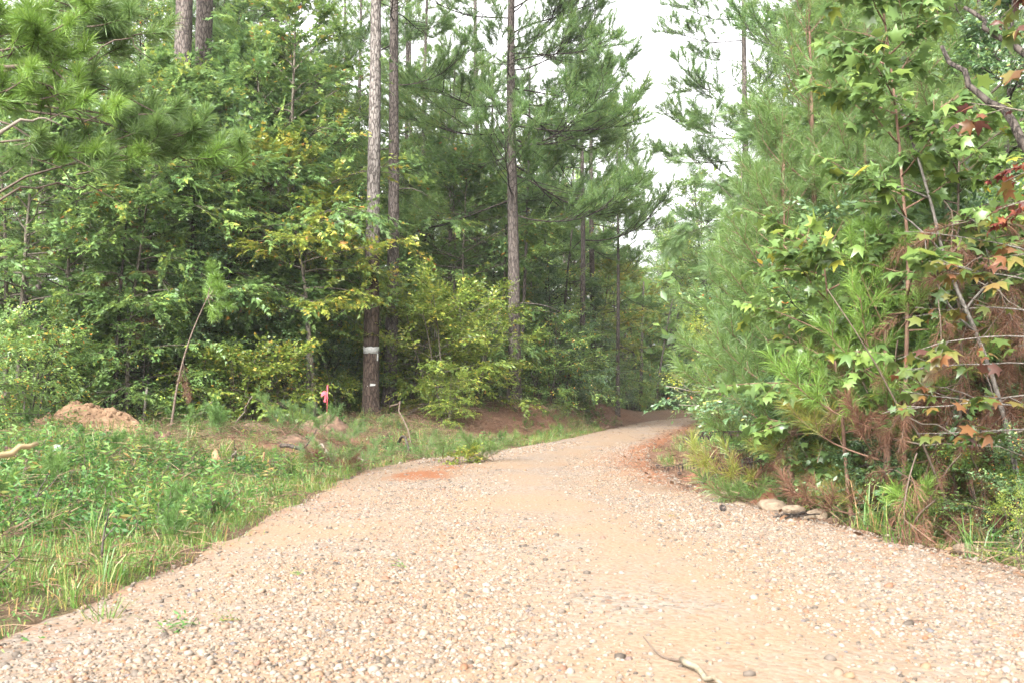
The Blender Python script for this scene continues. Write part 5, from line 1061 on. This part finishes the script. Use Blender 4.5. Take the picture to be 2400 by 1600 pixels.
def whorls(n, f0, f1, l0, l1, e0, e1, rs): return [(f0 + (f1 - f0) * (i + rs.uniform(0, .8)) / n, i * 2.4 + rs.uniform(-.4, .4), R(e0 + (e1 - e0) * i / n + rs.uniform(-10, 10)), (l0 + (l1 - l0) * i / n) * rs.uniform(.8, 1.2)) for i in range(n)]
x, y = PT(2118, 8.7); pick_sapling('sweetgum_sapling', 'slender green sweetgum sapling with star shaped leaves on the right', 'sapling', x, y, 5.2, whorls(24, .38, .99, 1.15, .35, 10, 45, rs), 521, .17, M['pick_green'], M['red_twig'], .026, per=20, tips=8, sub=5)
x, y = PT(1990, 9.4); pick_sapling('sweetgum_sapling', 'lower sweetgum with big pale leaves in front of the young pines', 'sapling', x, y, 2.9, whorls(18, .35, .98, 1.15, .5, 5, 35, rs), 522, .155, M['pick_green'], M['red_twig'], .024, per=20, tips=8, sub=5, lean=(-.02, 0))
x, y = PT(2225, 8.6); pick_sapling('sweetgum_sapling', 'leafy sweetgum between the slender sapling and the right edge', 'sapling', x, y, 3.8, whorls(18, .62, .98, .9, .5, 5, 40, rs), 523, .14, M['pick_green'], M['twig'], .024, per=20, tips=9, sub=5)
x, y = PT(2110, 9.6); pick_sapling('sweetgum_sapling', 'low shaded sweetgum shoots near the ground under the needle tufts', 'sapling', x, y, 1.35, whorls(14, .3, .98, .85, .5, -5, 25, rs), 524, .13, M['pick_shade'], M['twig'], .014, per=20, tips=8, sub=5)
x, y = PT(1985, 10.4); pick_sapling('sweetgum_sapling', 'low sweetgum shoots with dull leaves above the stony ditch', 'sapling', x, y, 1.0, whorls(12, .3, .98, .75, .4, -10, 20, rs), 525, .12, M['pick_shade'], M['twig'], .012, per=20, tips=8, sub=5)
# autumn sweetgum just outside the right edge: a thick limb slants in from the right
x, y = 3.75, 5.6; b0 = gz(x, y)
t = pick_sapling('autumn_sweetgum', 'sweetgum at the right edge with big orange and olive leaves on a slanting limb', 'tree', x, y, 4.6, [(.55, 2.9, .25, 1.1), (.6, 2.5, .35, 1.3), (.66, 3.3, .2, 1.2), (.72, 2.8, .45, 1.5), (.78, 2.3, .3, 1.4), (.84, 3.0, .2, 1.5), (.9, 2.6, .1, 1.4), (.5, 2.7, .0, 1.0), (.44, 3.1, .05, .9), (.96, 2.9, .3, 1.3), (.38, 2.8, .0, .9), (.62, 2.2, .1, 1.2)], 531, .135, M['pick_autumn'], M['smooth_bark'], .05, per=11, tips=6, sub=3)
e0 = np.array([X(2420, 6.2), 6.2, Z(330, 6.2)]); e1 = np.array([X(2215, 6.9), 6.9, Z(95, 6.9)]); k = np.linspace(0, 1, 8)[:, None]; o3 = np.array([x, y, b0]); st = np.array([0, 0, 1.7]); path = np.vstack([st, (e0 * (1 - k) + e1 * k - o3) + .02 * rs.randn(8, 3)])
q = MB(); tube(q, path, np.linspace(.032, .014, 9), 8, lump=.03, rs=rs); link('limb', q.build('slanting limb', M['dark_bark'], True), t)
e0 = np.array([X(2420, 6.0), 6.0, Z(120, 6.0)]); e1 = np.array([X(2290, 6.4), 6.4, Z(-10, 6.4)]); path = np.vstack([[0, 0, 2.6], (e0 * (1 - k) + e1 * k - o3) + .02 * rs.randn(8, 3)]); q = MB(); tube(q, path, np.linspace(.022, .012, 9), 8); link('limb', q.build('upper limb', M['dark_bark'], True), t)
x, y = PT(2400, 7.4); pick_sapling('autumn_sweetgum', 'low autumn sweetgum shoots with brownish leaves over the dead tangle', 'sapling', x, y, 2.5, [(.55, 2.8, .1, 1.0), (.6, 3.2, .0, 1.1), (.68, 2.6, .1, 1.0), (.75, 3.0, .1, 1.1), (.82, 2.4, .2, 1.0), (.9, 3.1, .2, .9), (.97, 2.8, .3, .8), (.5, 3.0, -.1, .9)], 532, .145, M['pick_autumn'], M['pale_bark'], .022, per=11, tips=5, sub=3)
x, y = PT(2392, 7.9); rsx = np.random.RandomState(540); p = bend((0, 0, -.1), (-.02, 0, 1), 4.3, 12, rsx, (0, 0, .0), .05)
t = stem_thing('pale_sapling', 'pale grey crooked sapling stem at the right edge', 'sapling', p, np.linspace(.026, .009, 12), 'pale_bark', x, y, 'trunk')
for (f, az, el, ln) in [(.45, 2.9, .5, .9), (.62, 2.5, .9, .8), (.5, .5, .6, .7), (.75, 3.1, .4, .7), (.85, 1.0, .8, .6)]:
    pp, _ = along(p, np.array([f])); q = MB(); tube(q, bend(pp[0], (math.cos(az) * math.cos(el), math.sin(az) * math.cos(el), math.sin(el)), ln, 7, rsx, (0, 0, .2), .12), np.linspace(.012, .003, 7), 5); link('branch', q.build('pale branch', M['pale_bark'], True), t)
x, y = PT(2425, 7.6); pick_sapling('red_vine', 'vine with dark red leaves hanging at the right edge', 'vine', x, y, 3.4, [(.93, 3.0, -.3, .4), (.86, 2.8, -.5, .4)], 533, .08, M['pick_red'], M['twig'], .012, per=16, tips=6, sub=3, side_len=.25)

# dead brown tangle on the right
rs = np.random.RandomState(550)
for (lab, u, d, n, z0, z1) in [('curtain of dead brown needles and twigs hanging at the far right', 2315, 8.0, 46, .4, 2.2), ('dead brown needle tangle left of the far right curtain', 2205, 8.8, 24, .5, 1.7), ('dead brown brush low behind the right bank grasses', 2060, 10.2, 9, .3, 1.1), ('brown dead tangle high behind the autumn leaves', 2370, 8.4, 26, 1.6, 3.0), ('reddish brown dead needles under the leaning young pine', 1880, 13.0, 9, .3, 1.5)]:
    x, y = PT(u, d); t = thing('dead_brush', lab, 'dead brush', (x, y, gz(x, y)))
    for j in range(n):
        p = (rs.uniform(-.75, .75), rs.uniform(-.4, .4), rs.uniform(z0, z1)); add_branch(t, DEAD[rs.randint(3)], p, rs.uniform(0, 6.28), rs.uniform(-.9, .3), rs.uniform(.5, .95))
    for j in range(5):
        a = np.array([rs.uniform(-.7, .7), rs.uniform(-.3, .3), -.1]); q = MB(); tube(q, bend(a, (.4 * rs.randn(), .2 * rs.randn(), 1), z1 * rs.uniform(.55, .9), 8, rs, (0, 0, 0), .1), np.linspace(.013, .004, 8), 5); link('stem', q.build('dead stem', M['red_twig' if j % 2 else 'twig'], True), t)
for (lab, u0, z0, d0, u1, z1, d1, r) in [('long thin pale twig slanting over the right bank', 2120, .95, 8.2, 2420, .62, 7.6, .006), ('arched bare vine sagging over the right bank grasses', 2080, .75, 8.6, 2400, .85, 7.8, .009), ('thin grey twig crossing the autumn leaves', 2190, 2.2, 7.9, 2400, 1.75, 7.4, .005), ('bare grey branch reaching over the road from the right', 1560, 1.25, 13.6, 1790, .98, 12.8, .007), ('second bare branch reaching left under the yellow shrub', 1590, 1.0, 13.4, 1740, .92, 12.9, .005)]:
    stick('bare_vine' if 'vine' in lab else 'bare_twig', lab, 'vine' if 'vine' in lab else 'twig', u0, 930 - (z0 - CAMH) / d0 * F, d0, u1, 930 - (z1 - CAMH) / d1 * F, d1, r, M['pale_twig'], int(u0), -.10 if 'sagging' in lab else .02, fork=[(.3, -.5, .4, .4), (.5, -.5, .3, .5), (.6, -.4, .5, .35), (.75, -.5, .1, .4)] if d0 > 12 else None)

# drooping branch with black shrivelled leaves over the right road edge
x, y = PT(1790, 12.2); t = thing('withered_branch', 'drooping branch with black shrivelled leaves over the right road edge', 'branch', (x, y, gz(x, y)))
rs = np.random.RandomState(560); M['black_leaf'] = flat_mat('shrivelled leaf', (.015, .010, .009), (.045, .028, .022), 20, .8)
for (az, el, ln, z0) in [(3.05, -.10, 1.35, .72), (3.2, -.22, .9, .65), (2.9, .05, 1.0, .9), (3.4, -.15, .8, .55)]:
    p = bend((0, 0, z0), (math.cos(az) * math.cos(el), math.sin(az) * math.cos(el), math.sin(el)), ln, 8, rs, (0, 0, -.2), .05); q = MB(); tube(q, p, np.linspace(.01, .003, 8), 5); link('twig', q.build('withered twig', M['dark_bark'], True), t)
    n = 46; pp, _ = along(p, rs.uniform(.15, 1, n)); q = MB(); q.inst(SLIM, pp + .015 * rs.randn(n, 3), frames(np.stack([.25 * rs.randn(n), .25 * rs.randn(n), -np.ones(n)], -1), rs.randn(n, 3)), rs.uniform(.06, .11, n), .5); link('withered_leaves', q.build('withered leaves', M['black_leaf']), t)

# other shrubs on the right
FEATHERY = [broadleaf('feathery shrub', 571, 5.2, 3.2, 1.15, 14, 4, FEATHER, .27, M['grey_leaf'], M['smooth_bark'], 7, .35, .04, (15, 50), 'top', .45, .0, 1, droop=.5)]
LEANB = [broadleaf('leaning shrub', 574, 2.9, 1.6, 1.15, 26, 6, DIAM, .065, M['yellow_leaf'], M['twig'], 13, .35, .016, (5, 55), 'dome', .5, .03, 3)]
LIMEB = [broadleaf('lime bush', 572, 1.9, .2, 1.1, 22, 5, DIAM, .06, M['yellow_leaf'], M['twig'], 14, .35, .018, (0, 65), 'dome', .45, .03, 5), broadleaf('myrtle bush', 573, 2.2, .3, 1.0, 22, 5, SLIM, .075, M['green_leaf'], M['twig'], 14, .35, .018, (15, 75), 'dome', .62, .02, 5)]
for (nm, pr, i, u, d, s, lab, cat) in [
    ('feathery_tree', FEATHERY, 0, 1745, 17, 1.0, 'feathery grey green mimosa against the sky left of the young pines', 'mimosa'),
    ('feathery_tree', FEATHERY, 0, 1775, 24, .95, 'smaller feathery mimosa further back on the right', 'mimosa'),
    ('bush', LEANB, 0, 1775, 15.2, .85, 'loose yellow green shrub leaning over the right road edge', 'bush'),
    ('bush', LIMEB, 1, 1800, 14.4, .6, 'upright lime green myrtle shrub by the right road edge', 'bush'),
    ('bush', LIMEB, 1, 1890, 12.6, .6, 'small leafed shrub right of the lime green myrtle', 'bush'),
    ('bush', LIMEB, 0, 2385, 6.9, .3, 'bright green shrub at the lower right edge', 'bush'),
    ('bush', BUSH['dark'], 0, 2290, 10.2, 1.1, 'dark leaved shrub behind the autumn sweetgum', 'bush'),
    ('bush', BUSH['green'], 0, 2180, 10.6, 1.0, 'green shrub behind the slender sweetgum sapling', 'bush'),
    ('bush', BUSH['dark'], 1, 1900, 14.5, 1.0, 'dark shrub low behind the tallest young pine', 'bush'),
    ('bush', BUSH['dark'], 0, 1890, 15.8, .8, 'dark shrub low behind the leaning young pine', 'bush'),
    ('bush', BUSH['dark'], 1, 2020, 12.5, .9, 'dark shrub low behind the short bright young pine', 'bush'),
    ('bush', BUSH['green'], 1, 1850, 18.8, .75, 'green shrub on the right beyond the grassy bank', 'bush'),
    ('bush', BUSH['green'], 0, 1800, 26, .85, 'green shrub far down the right side of the road', 'bush'),
    ('bush', BUSH['yellow'], 0, 1715, 34, .8, 'yellowish shrub far down the right side of the road', 'bush'),
    ('bush', BUSH['green'], 1, 1740, 44, .8, 'green shrub on the inside of the bend', 'bush'),
    ('bush', BUSH['green'], 0, 2330, 8.1, .34, 'low green bush on the right bank under the autumn leaves', 'bush'),
    ('bush', BUSH['green'], 1, 2200, 8.7, .36, 'low green bush on the right bank left of the dead curtain', 'bush'),
    ('bush', BUSH['dark'], 0, 2090, 9.3, .36, 'low dark bush on the right bank behind the long bladed grass', 'bush'),
    ('bush', BUSH['green'], 1, 1990, 10.1, .34, 'low green bush on the right bank behind the reeds', 'bush'),
    ('bush', BUSH['dark'], 1, 1890, 11.2, .36, 'low dark bush on the right bank above the ditch stones', 'bush'),
    ('bush', BUSH['green'], 0, 1800, 12.4, .34, 'low green bush on the right bank under the withered branch', 'bush'),
    ('bush', BUSH['dark'], 1, 2420, 7.7, .36, 'low dark bush at the right edge of the bank', 'bush'),
    ('evergreen_tree', TREE['holly'], 0, 2330, 11.5, .85, 'dense evergreen with a vine behind the autumn leaves', 'evergreen'),
    ('sweetgum_tree', TREE['sweetgum'], 1, 2120, 14, .95, 'tall sweetgum behind the slender sapling', 'sweetgum tree'),
    ('sweetgum_tree', TREE['sweetgum'], 0, 2330, 15, 1.0, 'tall sweetgum behind the dense evergreen', 'sweetgum tree'),
    ('oak_tree', TREE['oak'], 0, 1870, 24, .8, 'oak in the second row behind the tallest young pine', 'oak tree'),
    ('oak_tree', TREE['oak'], 1, 2080, 22, 1.0, 'oak in the second row right of the tallest young pine', 'oak tree'),
    ('oak_tree', TREE['oak'], 1, 1700, 40, .75, 'oak on the right side just before the bend', 'oak tree'),
    ('oak_tree', TREE['oak'], 0, 1760, 33, .8, 'oak behind the leaning dark pine across the road', 'oak tree'),
]:
    x, y = PT(u, d); put(nm, pr, i, lab, cat, x, y, s)
rs = np.random.RandomState(580)
for q in range(22):
    u = rs.uniform(1830, 2480); d = rs.uniform(20, 40); x, y = PT(u, d); t = rs.rand()
    if t < .45: put('pine_tree', BPINE, rs.randint(3), 'tall pine in the woods ' + zone(u), 'pine tree', x, y, rs.uniform(.6, .85) if u < 1900 else rs.uniform(.75, 1), group='back pines ' + zone(u))
    else: put('broadleaf_tree', TREE['tall'], rs.randint(2), 'leafy broadleaf tree in the woods ' + zone(u), 'broadleaf tree', x, y, rs.uniform(.45, .65) if u < 1900 else rs.uniform(.6, .85), group='back broadleaf trees ' + zone(u))
for q in range(16):
    u = rs.uniform(1920, 2480); d = rs.uniform(16, 34); x, y = PT(u, d); put('bush', BUSH['dark'] + BUSH['green'], rs.randint(4), 'shaded bush on the forest floor ' + zone(u), 'bush', x, y, rs.uniform(.8, 1.2), group='shaded bushes ' + zone(u))
# look-alikes in a group are told apart by their order from left to right
from collections import defaultdict
_by = defaultdict(list)
for ob in SC.objects:
    if ob.parent is None and ob.get('group') and ob.get('label'): _by[ob['label']].append(ob)
_ord = ['leftmost', 'second from left', 'third from left', 'fourth from left', 'fifth from left', 'sixth from left', 'seventh from left', 'eighth from left', 'ninth from left', 'tenth from left', 'eleventh from left', 'twelfth from left', 'thirteenth from left', 'fourteenth from left', 'fifteenth from left']
for lab, obs in _by.items():
    if 1 < len(obs) <= 15:
        obs.sort(key=lambda q: q.location.x / max(q.location.y, .1))
        for k, q in enumerate(obs): q['label'] = lab + ', ' + ('rightmost' if k == len(obs) - 1 else _ord[k])
print('done', len(bpy.data.objects))

for i, (u, d, rx, h, lab) in enumerate([(1660, 12.4, .30, .16, 'crumbled red clay clod at the head of the right ditch'), (1725, 11.6, .34, .20, 'broken clay lump under the overhanging weeds of the right ditch'), (1800, 10.6, .32, .18, 'crumbled clay clod behind the tipped slab of rock'), (1900, 10.1, .36, .2, 'eroded clay lump at the near end of the stony ditch'), (1620, 13.6, .3, .12, 'low clay clod on the red shoulder of the road'), (1980, 9.4, .3, .16, 'eroded earth lump under the reed like grass'), (2180, 7.9, .28, .14, 'earth lump in the near right ditch bank')]):
    heap('clay_clod', lab, 'clod', X(u, d), d, rx, rx * .7, h, M['redsoil'] if i % 2 == 0 else M['soil'], 600 + i, .9)

# thin haze added to lift the dark tones between the trees, plus faint distance mist
m, n, o = mat_new('haze'); v = N(n, 'ShaderNodeVolumePrincipled'); v.inputs['Color'].default_value = (.97, .98, 1, 1); v.inputs['Density'].default_value = .0004; v.inputs['Anisotropy'].default_value = .2
n.links.new(v.outputs[0], o.inputs['Volume'])
mb = MB(); q = [(x_, y_, z_) for z_ in (-3.0, 26.0) for (x_, y_) in ((-440, -440), (440, -440), (440, 440), (-440, 440))]
mb.add(q, [(0, 2, 1), (0, 3, 2), (4, 5, 6), (4, 6, 7), (0, 1, 5), (0, 5, 4), (1, 2, 6), (1, 6, 5), (2, 3, 7), (2, 7, 6), (3, 0, 4), (3, 4, 7)])
tag(link('haze', mb.build('haze', m)), kind='stuff'); cy.volume_bounces = 0
